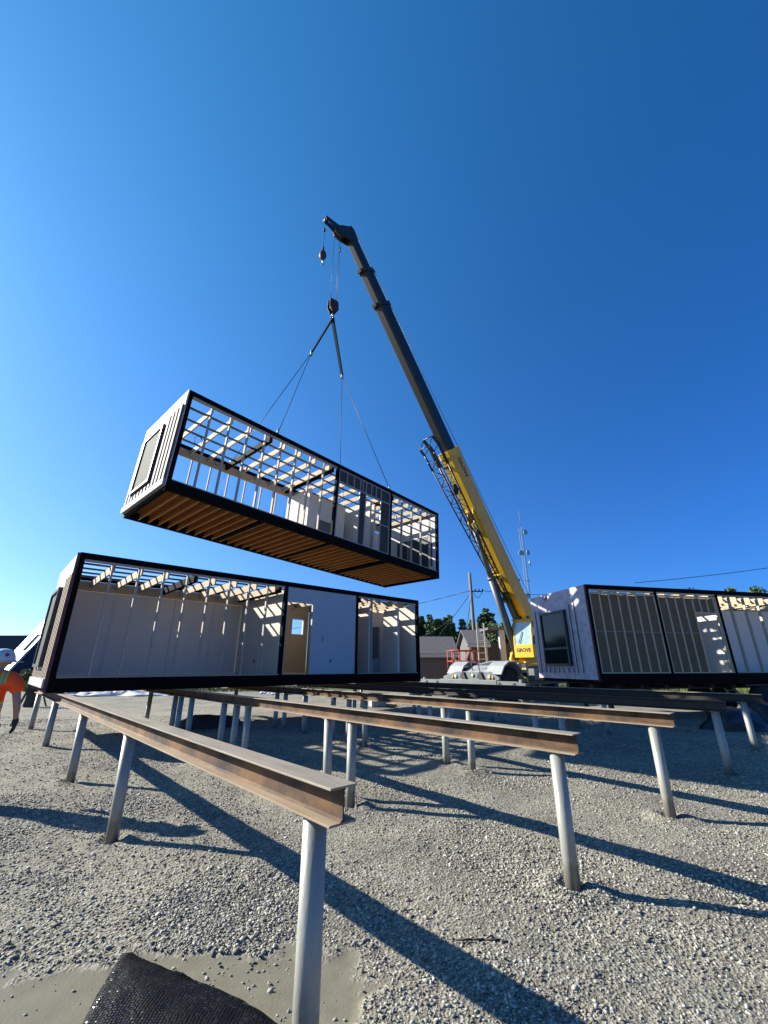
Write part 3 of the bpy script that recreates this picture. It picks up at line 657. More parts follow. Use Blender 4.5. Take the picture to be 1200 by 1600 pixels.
# ------------------------------------------------------------------ crane
def crane():
    B = Vector((8.5,24.2,2.64)); T = Vector((-1.76,14.63,21.63))
    d = (T-B).normalized(); LB = (T-B).length
    hz = Vector((d.x,d.y,0)).normalized(); left = Vector((-hz.y,hz.x,0))       # boom heading and its left
    nu = (hz*d.z - Vector((0,0,1))*hz.dot(d)).normalized(); nu = nu if nu.z < 0 else -nu   # boom underside
    S = B + hz*1.3; S.z = 0
    root = empty('mobile_crane', (S.x,S.y,0), (0,0,0), 'yellow and grey mobile crane with its long telescopic boom raised', 'crane')
    off = Matrix.Translation(-S)
    def build(mb, name, m, parent=root, bevel=0):
        mb.v = [tuple(Vector(v)-S) for v in mb.v]
        return mb.build(name, m, parent, bevel)
    at = lambda s, o=0, l=0: B + d*(LB*s) + nu*o + left*l
    def boxsec(s0, s1, h, w, m0=0, m1=1):
        b = MB(); p, q = at(s0), at(s1)
        c = .16*min(h,w)
        prof = [(-h/2,-w/2+c),(-h/2+c,-w/2),(h/2-c,-w/2),(h/2,-w/2+c),(h/2,w/2-c),(h/2-c,w/2),(-h/2+c,w/2),(-h/2,w/2-c)]
        vs = [p+nu*a+left*e for a,e in prof]+[q+nu*a+left*e for a,e in prof]
        mm = [0]*8
        b.add(vs, [tuple(range(8))[::-1], tuple(range(8,16))], 0)
        for i in range(8): b.add([vs[i],vs[(i+1)%8],vs[8+(i+1)%8],vs[8+i]], [(0,1,2,3)], 0)
        return b
    base = build(boxsec(.0,.5,1.06,.72), 'base_boom', M['yellow_dull'], bevel=.01)
    lip = boxsec(.488,.5015,1.15,.82); build(lip, 'boom_collar', M['yellow'])
    sheet = MB(); sheet.bar(at(.03,.536),at(.487,.536),.60,.012,nu); build(sheet,'base_boom_underside',M['yellow'])
    for s0,s1,h,w in ((.5,.84,.82,.48),(.84,.915,.70,.41),(.915,.985,.59,.35)):
        build(boxsec(s0,s1,h,w), 'boom_section', M['boom_dark'])
    for s,h,w in ((.84,.94,.56),(.915,.82,.48)):
        b = boxsec(s-.004,s+.004,h,w)
        b.tube(at(s,h/2,-.05),at(s,h/2+.10,-.05),.06,n=10); b.tube(at(s,-h/2,.0),at(s,-h/2-.11,.0),.07,n=10)
        b.bar(at(s,h/2-.05),at(s,h/2+.16),.26,.14,d); b.bar(at(s,-h/2+.05),at(s,-h/2-.17),.26,.14,d)
        build(b, 'boom_collar', M['boom_dark'])
    # hoses / dark side marks on sections
    # boom head with sheaves and rooster nose
    tp = lambda a, o, l=0: T + d*a + nu*o + left*l
    hd = MB()
    for l in (-.20,.14):
        hd.prism([tp(-.55,.25,l),tp(-.42,-.29,l),(tp(.12,-.30,l)),tp(.20,-.20,l),tp(.20,.50,l),tp(.10,.90,l),tp(-.14,.98,l),tp(-.36,.72,l)], left*.06)
    hd.bar(tp(-.4,0,-.2),tp(.2,0,-.2),.4,.05,nu); hd.tube(tp(-.1,.78,-.22),tp(-.1,.78,.22),.09); hd.tube(tp(.15,-.15,-.22),tp(.15,-.15,.22),.08)
    build(hd, 'boom_head', M['boom_dark'])
    for l in (-.08,.06):
        sh = MB(); c = tp(-.1,.78,l); sh.lathe(c-left*.03, left, [(.26,0),(.22,.02),(.22,.04),(.26,.06)], 20); build(sh, 'sheave', M['cyl_rod'])
    ns = MB(); 
    for l in (-.12,.09):
        ns.prism([tp(-.1,.5,l),tp(.19,.25,l),tp(.26,.65,l),tp(.42,.92,l),tp(.60,1.20,l),tp(.62,1.34,l),tp(.44,1.36,l),tp(.22,1.12,l),tp(-.05,.95,l)], left*.035)
    ns.tube(tp(.50,1.26,-.13),tp(.50,1.26,.14),.09)
    build(ns, 'boom_nose', M['boom_dark'])
    # lifting bracket and luffing cylinder
    pv = at(.335,.80); ba = S + hz*.95 + Vector((0,0,1.95))
    lb = MB()
    for l in (-.2,.16):
        lb.prism([at(.30,.42,l),at(.375,.42,l),at(.36,.62,l),at(.338,.95,l),at(.322,.95,l)], left*.05)
    lb.tube(pv-left*.26,pv+left*.26,.07); build(lb, 'cylinder_bracket', M['yellow'])
    dv = (pv-ba).normalized(); mid = ba + dv*((pv-ba).length*.6)
    cy = MB(); cy.tube(ba,mid,.17,n=20); cy.tube(mid-dv*.14,mid+dv*.02,.185,n=20); cyo = build(cy, 'luffing_cylinder', M['cyl_rod'])
    rd = MB(); rd.tube(mid,pv,.125,n=18); build(rd, 'cylinder_rod', M['cyl_rod'], cyo)
    hp = MB(); hp.path([ba+left*.2+dv*.3, ba+left*.21+dv*3, mid+left*.2], .025); build(hp, 'hydraulic_hose', M['wire_black'], cyo)
    # stowed lattice jib hanging under the boom
    jb = MB(); n = 17
    def J(k, side, lo): # k 0 (top) .. 1 (bottom)
        s = .50-.36*k
        o = (1.62-.72*k) if lo else (.92-.18*k)
        return at(s, o, side*(.30-.14*k)-.05)
    for side in (-1,1):
        for lo in (0,1): jb.tube(J(0,side,lo),J(1,side,lo),.034 if lo else .05,n=8)
        for i in range(n):
            a, c = i/n, (i+1)/n
            jb.tube(J(a,side,i%2),J(c,side,(i+1)%2),.018,n=6)
    for i in range(0,n+1):
        for lo in (0,1): jb.tube(J(i/n,-1,lo),J(i/n,1,lo),.016,n=6)
    for i in range(n): jb.tube(J(i/n,-1 if i%2 else 1,1),J((i+1)/n,1 if i%2 else -1,1),.015,n=6)
    # flared top end: two curved prongs tied by rungs
    for side in (-1,1):
        p0 = J(.06,side,1); p1 = at(.515,1.62,side*.30-.05); p2 = at(.53,1.78,side*.30-.05)
        jb.tube(p0,p1,.05,n=8); jb.tube(p1,p2,.06,n=8)
        q0 = J(.06,side,0); q1 = at(.525,.95,side*.30-.05); q2 = at(.545,1.15,side*.3-.05); jb.bar(q0,q1,.10,.16,d); jb.bar(q1,q2,.09,.14,d); jb.tube(p2,q2,.025,n=6); jb.tube(p1,q1,.025,n=6)
    jb.tube(at(.53,1.78,-.35),at(.53,1.78,.25),.03,n=6); jb.tube(at(.545,1.15,-.35),at(.545,1.15,.25),.03,n=6)
    jb.box(*[(lambda c:(c.x-.12,c.y-.12,c.z-.25))(at(.42,.9)), (lambda c:(c.x+.12,c.y+.12,c.z+.25))(at(.42,.9))])
    build(jb, 'lattice_jib', M['boom_dark'])
    for s, o in ((.47,.62),(.36,.68),(.2,.62)):
        st = MB(); st.bar(at(s,.42,-.1),at(s,o+.15,-.1),.22,.10,d); build(st, 'jib_bracket', M['boom_dark'] if s > .4 else M['yellow'])
    br = MB(); br.bar(at(.205,.43,-.28),at(.205,1.0,-.28),.1,.30,d); br.bar(at(.205,.9,-.45),at(.205,.9,.3),.18,.24,nu); build(br, 'stow_bracket', M['yellow'])
    jh = MB(); jh.bar(at(.16,.55,-.1),at(.08,.66,-.1),.28,.34,nu); jh.tube(at(.085,.6,-.3),at(.085,.6,.15),.24,n=16); build(jh, 'jib_foot', M['boom_dark'])
    # boom top fittings and hoist ropes
    ml = MB(); ml.tube(at(.16,-.45,.2),at(.16,-.62,.2),.10,n=12); ml.bar(at(.15,-.55,-.05),at(.18,-.55,-.05),.3,.3,nu); build(ml, 'cable_reel', M['wire_black'])
    rp = MB(); 
    for l in (-.10,.12): rp.tube(tp(-.1,-.45,l), S - hz*2.2 + Vector((0,0,3.3)) + left*l*1.5, .014, n=5)
    build(rp, 'hoist_rope', M['cable'])
    for s in (.25,.42):
        rg = MB(); rg.bar(at(s,-.42),at(s,-.60),.3,.04,d); build(rg, 'rope_guide', M['yellow'])
    # lettering on the boom side
    fr = -left if (-left).dot(Vector((0,0,1.6))-B) > 0 else left      # side that faces the viewer
    xaxis = -d; yaxis = fr.cross(xaxis)
    if yaxis.dot(nu) > 0: pass
    mt = Matrix((xaxis, yaxis, fr)).transposed().to_4x4(); mt.translation = at(.455,-.02) + fr*.366 - S
    text('maker_lettering', 'GROVE', .34, M['letter_dark'], root, mt, .004, .008)
    st = MB(); st.bar(at(.03,-.20)+fr*.362, at(.485,-.20)+fr*.362,.012,.03,nu); build(st, 'boom_side_rail', M['yellow_dull'])
    # superstructure
    def loc(x, y, z): return S + hz*x + left*y + Vector((0,0,z))
    ss = MB()
    for l in (-.42,.30):
        ss.prism([loc(1.0,l,1.72),loc(1.0,l,2.25),loc(-.9,l,2.95),loc(-1.6,l,3.0),loc(-2.6,l,2.6),loc(-2.6,l,1.75)], left*.12)
    ss.prism([loc(1.15,-1.1,1.72),loc(1.15,.5,1.72),loc(-2.6,.5,1.72),loc(-2.6,-1.1,1.72)], (0,0,-.14))
    ss.tube(B-left*.5,B+left*.5,.13)
    ss.tube(ba-left*.45,ba+left*.45,.12); ss.lathe(ba-left*.32, left, [(.24,0),(.3,.05),(.3,.12),(.2,.16)],18)
    build(ss, 'turntable', M['yellow'])
    cw = MB(); cw.prism([loc(-2.6,-1.3,1.6),loc(-2.6,1.3,1.6),loc(-3.5,1.1,1.6),loc(-3.5,-1.1,1.6)], (0,0,1.2)); build(cw, 'counterweight', M['yellow'])
    # cab: shell made of posts and panels, with glass between
    sg = 1 if left.dot(fr) > 0 else -1
    def cl(x, y, z): return loc(x, sg*y, z)
    cab = empty('cab', (0,0,0)); cab.parent = root
    x0,x1,y0,y1,z0,z1 = .30,1.62,.22,1.24,2.0,3.78; zs = 2.62
    c = MB()
    c.prism([cl(x0,y0,z0),cl(x1,y0,z0),cl(x1,y1,z0),cl(x0,y1,z0)], (0,0,zs-z0))
    c.prism([cl(x0,y0,z1-.09),cl(x1-.1,y0,z1-.09),cl(x1-.1,y1,z1-.09),cl(x0,y1,z1-.09)], (0,0,.09))
    for (xa,ya) in ((x0+.04,y0+.04),(x0+.04,y1-.04)): c.bar(cl(xa,ya,zs),cl(xa,ya,z1-.09),.08,.08,hz)
    for ya in (y0+.035,y1-.035): c.bar(cl(x1-.03,ya,zs),cl(x1-.14,ya,z1-.09),.07,.07,hz)
    c.bar(cl(.92,y1-.03,zs),cl(.92,y1-.03,z1-.09),.06,.06,hz)
    build(c, 'cab_shell', M['yellow'], cab, .012)
    gl = mat('cab_glass_sky', (.34,.52,.54), .08, 0, (.62,.80,.80), 3.5, .35, spec=.9)  # pale mottled colour stands in for sky reflected in the windscreen
    g = MB(); g.prism([cl(x1-.02,y0+.07,zs),cl(x1-.02,y1-.07,zs),cl(x1-.12,y1-.07,z1-.09),cl(x1-.12,y0+.07,z1-.09)], hz*-.02); build(g, 'windscreen', gl, cab)
    g = MB(); g.prism([cl(.95,y1-.02,zs),cl(x1-.06,y1-.02,zs),cl(x1-.15,y1-.02,z1-.09),cl(.95,y1-.02,z1-.09)], left*sg*-.015); build(g, 'side_window', M['glass_dark'], cab)
    g = MB(); g.prism([cl(x0+.08,y1-.02,zs),cl(.89,y1-.02,zs),cl(.89,y1-.02,z1-.09),cl(x0+.08,y1-.02,z1-.09)], left*sg*-.015); build(g, 'side_window', M['glass_dark'], cab)
    g = MB(); g.bar(cl(x1+.02,.52,zs+.06),cl(x1-.05,.72,zs+.62),.025,.02,hz); build(g, 'wiper', M['wire_black'], cab)
    g = MB(); g.bar(cl(.4,y1+.02,2.72),cl(.8,y1+.02,2.72),.03,.03); build(g, 'handrail', M['wire_black'], cab)
    g = MB(); g.prism([cl(x0-.04,y0-.03,z1),cl(x1-.02,y0-.03,z1),cl(x1-.02,y1+.03,z1),cl(x0-.04,y1+.03,z1)], (0,0,.05)); build(g,'cab_roof',M['yellow'],cab,.02)
    g = MB(); g.lathe(cl(x1-.1,.55,z1+.12),hz,[(.02,-.1),(.08,-.03),(.09,.03)],12); g.lathe(cl(x1-.1,1.1,z1+.12),hz,[(.02,-.1),(.08,-.03),(.09,.03)],12); build(g,'work_lamp',M['win_frame'],cab)
    g = MB(); g.path([cl(x1-.05,y1,2.9),cl(x1+.18,y1+.2,3.0),cl(x1+.18,y1+.2,3.4)],.02); g.bar(cl(x1+.18,y1+.2,3.0),cl(x1+.18,y1+.2,3.38),.18,.04,hz); build(g,'mirror',M['win_frame'],cab)
    g = MB(); g.prism([cl(.6,.58,zs-.1),cl(1.0,.58,zs-.1),cl(1.0,1.08,zs-.1),cl(.6,1.08,zs-.1)],(0,0,.16)); g.bar(cl(.6,.83,zs),cl(.5,.83,zs+.75),.48,.12,hz); build(g,'seat',M['win_frame'],cab)
    xa = left if True else -left
    xa = left*(1 if (left.cross(Vector((0,0,1)))).dot(hz) > 0 else -1)
    mt = Matrix((xa, Vector((0,0,1)), hz)).transposed().to_4x4(); mt.translation = cl(x1+.004,(y0+y1)/2,2.34)-S
    text('maker_lettering', 'GROVE', .235, M['letter_dark'], root, mt, .003, .008)
    # carrier
    yaw = R(-140.0); ax = Vector((math.cos(yaw),math.sin(yaw),0)); ay = Vector((-ax.y,ax.x,0))
    def k(x, y, z): return S + ax*x + ay*y + Vector((0,0,z))
    def kbox(b, x0,x1,y0,y1,z0,z1, m=0): b.prism([k(x0,y0,z0),k(x1,y0,z0),k(x1,y1,z0),k(x0,y1,z0)], (0,0,z1-z0), m)
    ch = MB(); kbox(ch,-4.4,4.5,-.55,.55,.75,1.25); kbox(ch,-1.5,1.5,-1.2,1.2,1.0,1.5); ch.tube(k(0,0,1.45),k(0,0,1.62),.75,n=28)
    build(ch, 'chassis', M['crane_grey'], root)
    hdm = MB()
    hdm.prism([k(2.2,-.75,1.25),k(4.5,-.75,1.25),k(4.5,-.75,1.30),k(3.9,-.75,1.62),k(2.2,-.75,1.86)], ay*1.5)
    build(hdm, 'hood', M['crane_lightgrey'], root, .03)
    lou = MB()
    for i in range(6): lou.bar(k(2.5+.25*i,-.3,1.84-.035*i),k(2.5+.25*i,.3,1.84-.035*i),.05,.04); 
    build(lou, 'hood_grille', M['win_frame'], root)
    fp = MB(); fp.prism([k(4.52,-1.75,.72),k(4.52,1.45,.72),k(4.52,1.45,1.15),k(4.52,.95,1.38),k(4.52,-.95,1.38),k(4.52,-1.75,1.15)], ax*.14)
    build(fp, 'front_panel', M['crane_grey'], root, .015)
    for y in (-.95,.95):
        hl = MB(); hl.lathe(k(4.66,y,1.16),ax,[(.085,0),(.085,.03),(.05,.05)],14); build(hl,'headlight',M['lamp_lens'],root)
        hl = MB(); hl.lathe(k(4.66,y+(.18 if y>0 else -.18),1.13),ax,[(.06,0),(.06,.03),(.03,.04)],12); build(hl,'indicator',M['amber_lens'],root)
    lp = MB(); lp.lathe(k(4.66,.05,1.22),ax,[(.07,0),(.07,.04),(.04,.05)],12); build(lp,'work_lamp',M['lamp_lens'],root)
    for y in (-.48,.50):
        mr = MB(); mr.prism([k(4.70,y-.2,1.12),k(4.70,y+.2,1.0),k(4.70,y,1.42)], ax*.04); mr.tube(k(4.7,y+.05,1.05),k(4.68,y-.1,.74),.02,n=6); mr.tube(k(4.7,y+.16,1.0),k(4.68,y+.2,.74),.02,n=6)
        build(mr,'hazard_bracket',M['win_frame'],root)
    gr = MB(); gr.path([k(4.3,-.25,1.42),k(4.35,-.25,1.78),k(4.35,.15,1.78),k(4.3,.15,1.42)],.022); build(gr,'grab_rail',M['win_frame'],root)
    gr = MB(); gr.path([k(4.66,.7,.92),k(4.8,.7,.98),k(4.8,1.1,.98),k(4.66,1.1,.92)],.018); build(gr,'grab_rail',M['win_frame'],root)
    # fenders and wheels
    for x in (3.75,-3.3):
        for y in (1.12,-1.12):
            w = empty('wheel',(0,0,0)); w.parent = root
            wc = k(x,y-.29,.76); t = MB()
            t.lathe(wc, ay, [(.42,.0),(.62,.0),(.72,.06),(.76,.14),(.76,.44),(.72,.52),(.62,.58),(.42,.58)], 36)
            for q in range(26):
                an = 2*math.pi*q/26
                for sd_ in (0,1):
                    a2 = an+.12*sd_
                    r1 = (ax*math.cos(a2)+Vector((0,0,1))*math.sin(a2)); r2_ = (ax*math.cos(a2+.14)+Vector((0,0,1))*math.sin(a2+.14))
                    t.bar(wc+r1*.765+ay*(.06+.46*sd_), wc+r2_*.775+ay*.29, .055, .05, r1)
            build(t,'tyre',M['rubber'],w)
            rm = MB(); rm.lathe(wc+ay*.03, ay, [(.42,0),(.30,.1),(.30,.42),(.42,.52)],24); rm.tube(wc+ay*.1,wc+ay*.5,.14); build(rm,'rim',M['rim'],w)
            fd = MB(); N = 6
            arc = [(x+1.0*math.cos(a),.78+1.06*math.sin(a)) for a in np.linspace(R(28),R(150),N)]
            outer = [k(p[0],y-.42,p[1]) for p in arc]; inner = [k(x+(p[0]-x)*.93,y-.42,.78+(p[1]-.78)*.93) for p in arc]
            for i in range(N-1): fd.prism([outer[i],outer[i+1],inner[i+1],inner[i]], ay*.84)
            build(fd,'fender',M['crane_lightgrey'],root)
    bx = MB(); kbox(bx,2.2,2.95,.62,1.35,1.18,1.75); build(bx,'tool_box',M['crane_lightgrey'],root,.02)
    # outriggers
    for x in (4.95,-4.6):
        ob = MB(); kbox(ob,x-.15,x+.15,-1.6,1.6,.74,1.05); build(ob,'outrigger_box',M['crane_grey'],root,.01)
        for sgn in (-1,1):
            og = MB(); ya, yb = sorted((sgn*1.4,sgn*2.95)); 
            og.prism([k(x-.13,ya,.78),k(x-.13,yb,.78),k(x-.13,yb,.95 if sgn>0 else 1.02),k(x-.13,(yb-.5) if sgn>0 else yb,1.02),k(x-.13,ya,1.02)], ax*.26)
            og.tube(k(x,sgn*2.7,.15),k(x,sgn*2.7,1.1),.09,n=14); og.lathe(k(x,sgn*2.7,.08),(0,0,1),[(.3,0),(.3,.04),(.12,.10)],18)
            oo = build(og,'outrigger',M['crane_grey'],root)
            hole = MB()
            for yy in (1.75,2.45): hole.tube(k(x+.128,sgn*yy,.90),k(x+.142,sgn*yy,.90),.075,n=14)
            build(hole,'lightening_hole',M['wire_black'],oo)
    hz_m = bpy.data.materials.new('hazard_stripes'); hz_m.use_nodes = True; nn = hz_m.node_tree.nodes; ll = hz_m.node_tree.links
    tc = nn.new('ShaderNodeTexCoord'); wv = nn.new('ShaderNodeTexWave'); wv.inputs['Scale'].default_value = 1.6; wv.bands_direction = 'DIAGONAL'; cr = nn.new('ShaderNodeValToRGB'); cr.color_ramp.interpolation = 'CONSTANT'
    cr.color_ramp.elements[0].color = (.02,.02,.02,1); cr.color_ramp.elements[1].position = .5; cr.color_ramp.elements[1].color = (.45,.36,.12,1)
    ll.new(tc.outputs['Object'], wv.inputs[0]); ll.new(wv.outputs[0], cr.inputs[0]); ll.new(cr.outputs[0], nn['Principled BSDF'].inputs['Base Color'])
    hp = MB(); kbox(hp,2.9,2.97,1.5,1.72,.7,1.7); build(hp,'hazard_post',hz_m,root)
    return root, tp, at, S, hz
crane_root, tp, bat, CS, CHZ = crane()

# hook block, ball and slings
F2 = Matrix.Translation((-5.3048,9.31517,5.6302)) @ Euler((-.00055,.05406,.81408)).to_matrix().to_4x4()
HK = Vector((-2.295,14.53,16.143))
def hook_block():
    r = empty('hook_block', HK, (0,0,R(40)), 'dark red hook block hanging on twin ropes above the lifted module', 'hook block')
    r.scale = (.72,.72,.86)
    b = MB()
    for y in (-.16,.12): b.prism([(-.33,y,.62),(-.30,y,1.10),(-.22,y,1.16),(.22,y,1.16),(.30,y,1.10),(.33,y,.62),(.14,y,.33),(-.14,y,.33)], (0,.05,0))
    b.box((-.24,-.11,.55),(.24,.12,.62)); b.tube((0,-.2,.85),(0,.2,.85),.07); b.build('cheek_plates', M['hook_rust'], r, .01)
    for y in (-.07,.03): q = MB(); q.lathe((0,y,.88),(0,1,0),[(.26,0),(.22,.02),(.26,.06)],20); q.build('sheave', M['cyl_rod'], r)
    q = MB(); q.tube((0,0,.12),(0,0,.38),.06); pts = [(.0,0,.14)]+[(.12*math.sin(a),0,.02-.12*math.cos(a)+.0) for a in np.linspace(R(60),R(300),12)]
    q.path([Vector(p) for p in pts], .045, 8); q.build('hook', M['steel_bright'], r)
    q = MB()
    top = tp(-.1,.84)
    rz = Matrix.Rotation(-R(40),4,'Z')
    for x, l in ((-.24,-.24),(.24,.24)):
        tloc = rz @ Vector((top.x-HK.x, top.y-HK.y, top.z-HK.z)); tloc = Vector((tloc.x/.72, tloc.y/.72, tloc.z/.86)); q.tube((x,0,.95), tloc+Vector((l,0,-.05)), .013, n=6)
    q.tube((.2,.02,.95), tloc+Vector((.14,.02,-.05)), .011, n=6)
    q.build('hoist_rope', M['cable'], r)
    q = MB(); p = Vector((.24,0,.95)).lerp(tloc+Vector((.24,0,-.05)), .80); q.tube(p-Vector((0,0,.2)),p+Vector((0,0,.2)),.045,n=10); q.build('rope_weight', M['cable'], r)
hook_block()
def ball():
    top = tp(.50,1.32); z = 19.0
    r = empty('headache_ball', (top.x,top.y,z), (0,0,0), 'rusty ball weight with hook hanging on a single rope from the boom nose', 'ball hook')
    b = MB(); b.lathe((0,0,-.34),(0,0,1),[(.04,.06),(.11,.10),(.155,.20),(.165,.30),(.145,.42),(.09,.52),(.05,.60),(.05,.78)],20); b.build('ball', M['hook_rust'], r)
    q = MB(); q.path([Vector(p) for p in [(0,0,-.32),(0,0,-.44),(.08,0,-.52),(.05,0,-.62),(-.05,0,-.6)]],.028,8); q.build('hook', M['steel_bright'], r)
    q = MB(); q.tube((0,0,.4),(0,0,top.z-z),.011,n=6); q.build('rope', M['cable'], r)
    q = MB(); h = top.z-z; q.tube((0,0,h*.66),(0,0,h*.72),.05,n=10); q.build('rope_clamp', M['cable'], r)
ball()
for f, kk, lab in ((.25,.32,'blue webbing sling from hook down to the left end of the lifted module'),(.715,.33,'blue webbing sling from hook down to the right end of the lifted module')):
    a = F2 @ Vector((f*L,.05,H)); c = F2 @ Vector((f*L,W-.05,H)); mid = (a+c)/2; sp = HK.lerp(mid, kk)
    r = empty('lifting_sling', HK, (0,0,0), lab, 'lifting sling', 'slings carrying the lifted module')
    h0 = Vector((0,0,-.02)); s0 = sp-HK
    b = MB()
    side = s0.cross(Vector((0,0,1))).normalized()
    b.bar(h0, s0-Vector((0,0,0)), .07, .16, (a-c).normalized(), w2=.06, h2=.12); b.bar(h0+side*.05, s0+side*.02, .04, .07, side); b.build('webbing_strap', M['sling'], r)
    q = MB(); q.tube(s0+Vector((0,0,.12)), s0-Vector((0,0,.16)), .05, n=10); q.build('shackle', M['shackle'], r)
    for e in (a, c):
        q = MB(); q.tube(s0, e-HK+Vector((0,0,.05)), .013, n=6); q.build('wire_rope', M['cable'], r)
        q = MB(); q.tube(e-HK+Vector((0,0,.0)), e-HK+Vector((0,0,.18)), .035, n=8); q.build('shackle', M['shackle'], r)

# ------------------------------------------------------------------ worker at the left edge
def skin(name, verts, edges, radii, m, parent, sub=2, rootv=0):
    me = bpy.data.meshes.new(name); me.from_pydata(verts, edges, [])
    o = bpy.data.objects.new(name, me); C.objects.link(o); o.parent = parent
    md = o.modifiers.new('skin', 'SKIN'); md.use_smooth_shade = True
    lay = me.skin_vertices[0].data if me.skin_vertices else None
    if lay is None:
        bpy.context.view_layer.objects.active = o; bpy.ops.object.select_all(action='DESELECT'); o.select_set(True); bpy.ops.mesh.customdata_skin_add(); lay = me.skin_vertices[0].data
    for i, r in enumerate(radii): lay[i].radius = (r, r) if not isinstance(r, tuple) else r; lay[i].use_root = (i == rootv)
    s = o.modifiers.new('sub', 'SUBSURF'); s.levels = sub; s.render_levels = sub
    me.materials.append(m)
    return o
def worker():
    r = empty('person', (-5.165,6.0,-.02), (0,0,R(22)), 'worker in orange hi-vis shirt and white hard hat at the left edge', 'person')
    V=[];Ed=[];Rd=[]
    def v(p, rad, par=None):
        V.append(p); Rd.append(rad); i=len(V)-1
        if par is not None: Ed.append((par,i))
        return i
    pel=v((0,0,1.00),.125); be=v((0,0,1.16),.12,pel); ch=v((0,.01,1.36),.135,be); uc=v((0,.0,1.49),.11,ch); nk=v((0,.01,1.575),.054,uc); h1=v((0,.03,1.63),.070,nk); h2=v((0,.025,1.69),.090,h1); h3=v((0,.015,1.76),.078,h2)
    v((.115,.075,1.675),.018,h2)
    for s in (-1,1):
        v((s*.05+.0,.02+.085*s,1.68),.016,h2)
        sh=v((s*.18,0,1.49),.062,uc); ua=v((s*.25,-.01,1.36),.054,sh); el=v((s*.30,-.03,1.20),.045,ua); fa=v((s*.315,.01,1.09),.043,el); wr=v((s*.315,.055,.985),.030,fa); v((s*.315,.065,.95),.030,wr)
        hp=v((s*.10,0,.92),.092,pel); kn=v((s*.115,.02,.52),.058,hp); cf=v((s*.115,-.01,.36),.055,kn); an=v((s*.115,-.02,.10),.036,cf)
    skin('body', V, Ed, Rd, M['skin'], r)
    # gloves with five separate fingers each
    for s in (-1,1):
        V=[];Ed=[];Rd=[]
        w0=v((s*.315,.055,1.0),.036); pm=v((s*.317,.07,.94),.040,w0); pk=v((s*.316,.088,.895),.038,pm)
        for j,(dy,ln) in enumerate(((-.040,.066),(-.013,.082),(.015,.086),(.042,.074))):
            a=v((s*.314,.09+dy,.870),.0120,pk); b=v((s*.305,.10+dy*1.1,.870-ln*.5),.0110,a); v((s*.286,.104+dy*1.15,.870-ln),.0095,b)
        t1=v((s*.288,.108,.93),.015,pm); t2=v((s*.266,.132,.90),.0125,t1); v((s*.258,.140,.868),.0105,t2)
        skin('glove', V, Ed, Rd, M['glove'], r)
    # hi-vis shirt
    hv = bpy.data.materials.new('hi_vis_orange'); hv.use_nodes = True; n = hv.node_tree.nodes; l = hv.node_tree.links; pb = n['Principled BSDF']; pb.inputs['Roughness'].default_value = .75
    tc = n.new('ShaderNodeTexCoord'); sx = n.new('ShaderNodeSeparateXYZ'); l.new(tc.outputs['Object'], sx.inputs[0])
    def band(src, c, w):
        a = n.new('ShaderNodeMath'); a.operation='SUBTRACT'; a.inputs[1].default_value=c; l.new(src,a.inputs[0])
        b_ = n.new('ShaderNodeMath'); b_.operation='ABSOLUTE'; l.new(a.outputs[0],b_.inputs[0])
        c_ = n.new('ShaderNodeMath'); c_.operation='LESS_THAN'; c_.inputs[1].default_value=w; l.new(b_.outputs[0],c_.inputs[0]); return c_.outputs[0]
    def mx(o, a, b): 
        q = n.new('ShaderNodeMath'); q.operation=o; l.new(a,q.inputs[0]); l.new(b,q.inputs[1]); return q.outputs[0]
    ab = n.new('ShaderNodeMath'); ab.operation='ABSOLUTE'; l.new(sx.outputs[0],ab.inputs[0])
    up = n.new('ShaderNodeMath'); up.operation='GREATER_THAN'; up.inputs[1].default_value=1.40; l.new(sx.outputs[2],up.inputs[0])
    yel = mx('MAXIMUM', band(sx.outputs[2],1.13,.055), mx('MULTIPLY', band(ab.outputs[0],.115,.035), up.outputs[0]))
    sil = mx('MAXIMUM', band(sx.outputs[2],1.13,.028), mx('MULTIPLY', band(ab.outputs[0],.115,.017), up.outputs[0]))
    c1 = n.new('ShaderNodeMixRGB'); c1.inputs[1].default_value=(.95,.085,.004,1); c1.inputs[2].default_value=(.36,.46,.04,1); l.new(yel,c1.inputs[0])
    c2 = n.new('ShaderNodeMixRGB'); c2.inputs[2].default_value=(.20,.26,.22,1); l.new(sil,c2.inputs[0]); l.new(c1.outputs[0],c2.inputs[1]); l.new(c2.outputs[0],pb.inputs['Base Color'])
    V=[];Ed=[];Rd=[]
    a=v((0,0,.88),.165); b=v((0,0,1.03),.162,a); c=v((0,0,1.18),.160,b); d=v((0,.01,1.36),.168,c); e=v((0,0,1.485),.128,d); v((0,.005,1.55),.075,e)
    for s in (-1,1):
        sh=v((s*.185,0,1.49),.092,e); ua=v((s*.253,-.008,1.385),.094,sh); v((s*.285,-.018,1.275),.092,ua)
    skin('hi_vis_shirt', V, Ed, Rd, hv, r)
    V=[];Ed=[];Rd=[]
    p=v((0,0,.96),.14)
    for s in (-1,1):
        hp=v((s*.10,0,.86),.105,p); kn=v((s*.115,.02,.50),.078,hp); v((s*.115,-.02,.08),.072,kn)
    skin('trousers', V, Ed, Rd, M['trousers'], r)
    for s in (-1,1):
        V=[];Ed=[];Rd=[]
        a=v((s*.115,-.03,.10),.055); b=v((s*.115,-.02,.045),.05,a); c=v((s*.12,.08,.042),.05,b); v((s*.125,.17,.035),.042,c)
        skin('boot', V, Ed, Rd, M['glove'], r)
    hat = MB(); hat.lathe((0,.015,1.685),(.0,-.06,1),[(.150,0),(.146,.03),(.138,.07),(.115,.115),(.075,.148),(.03,.162)],28)
    hat.lathe((0,.015,1.68),(.0,-.06,1),[(.150,0),(.165,-.004),(.165,.004),(.150,.012)],28)
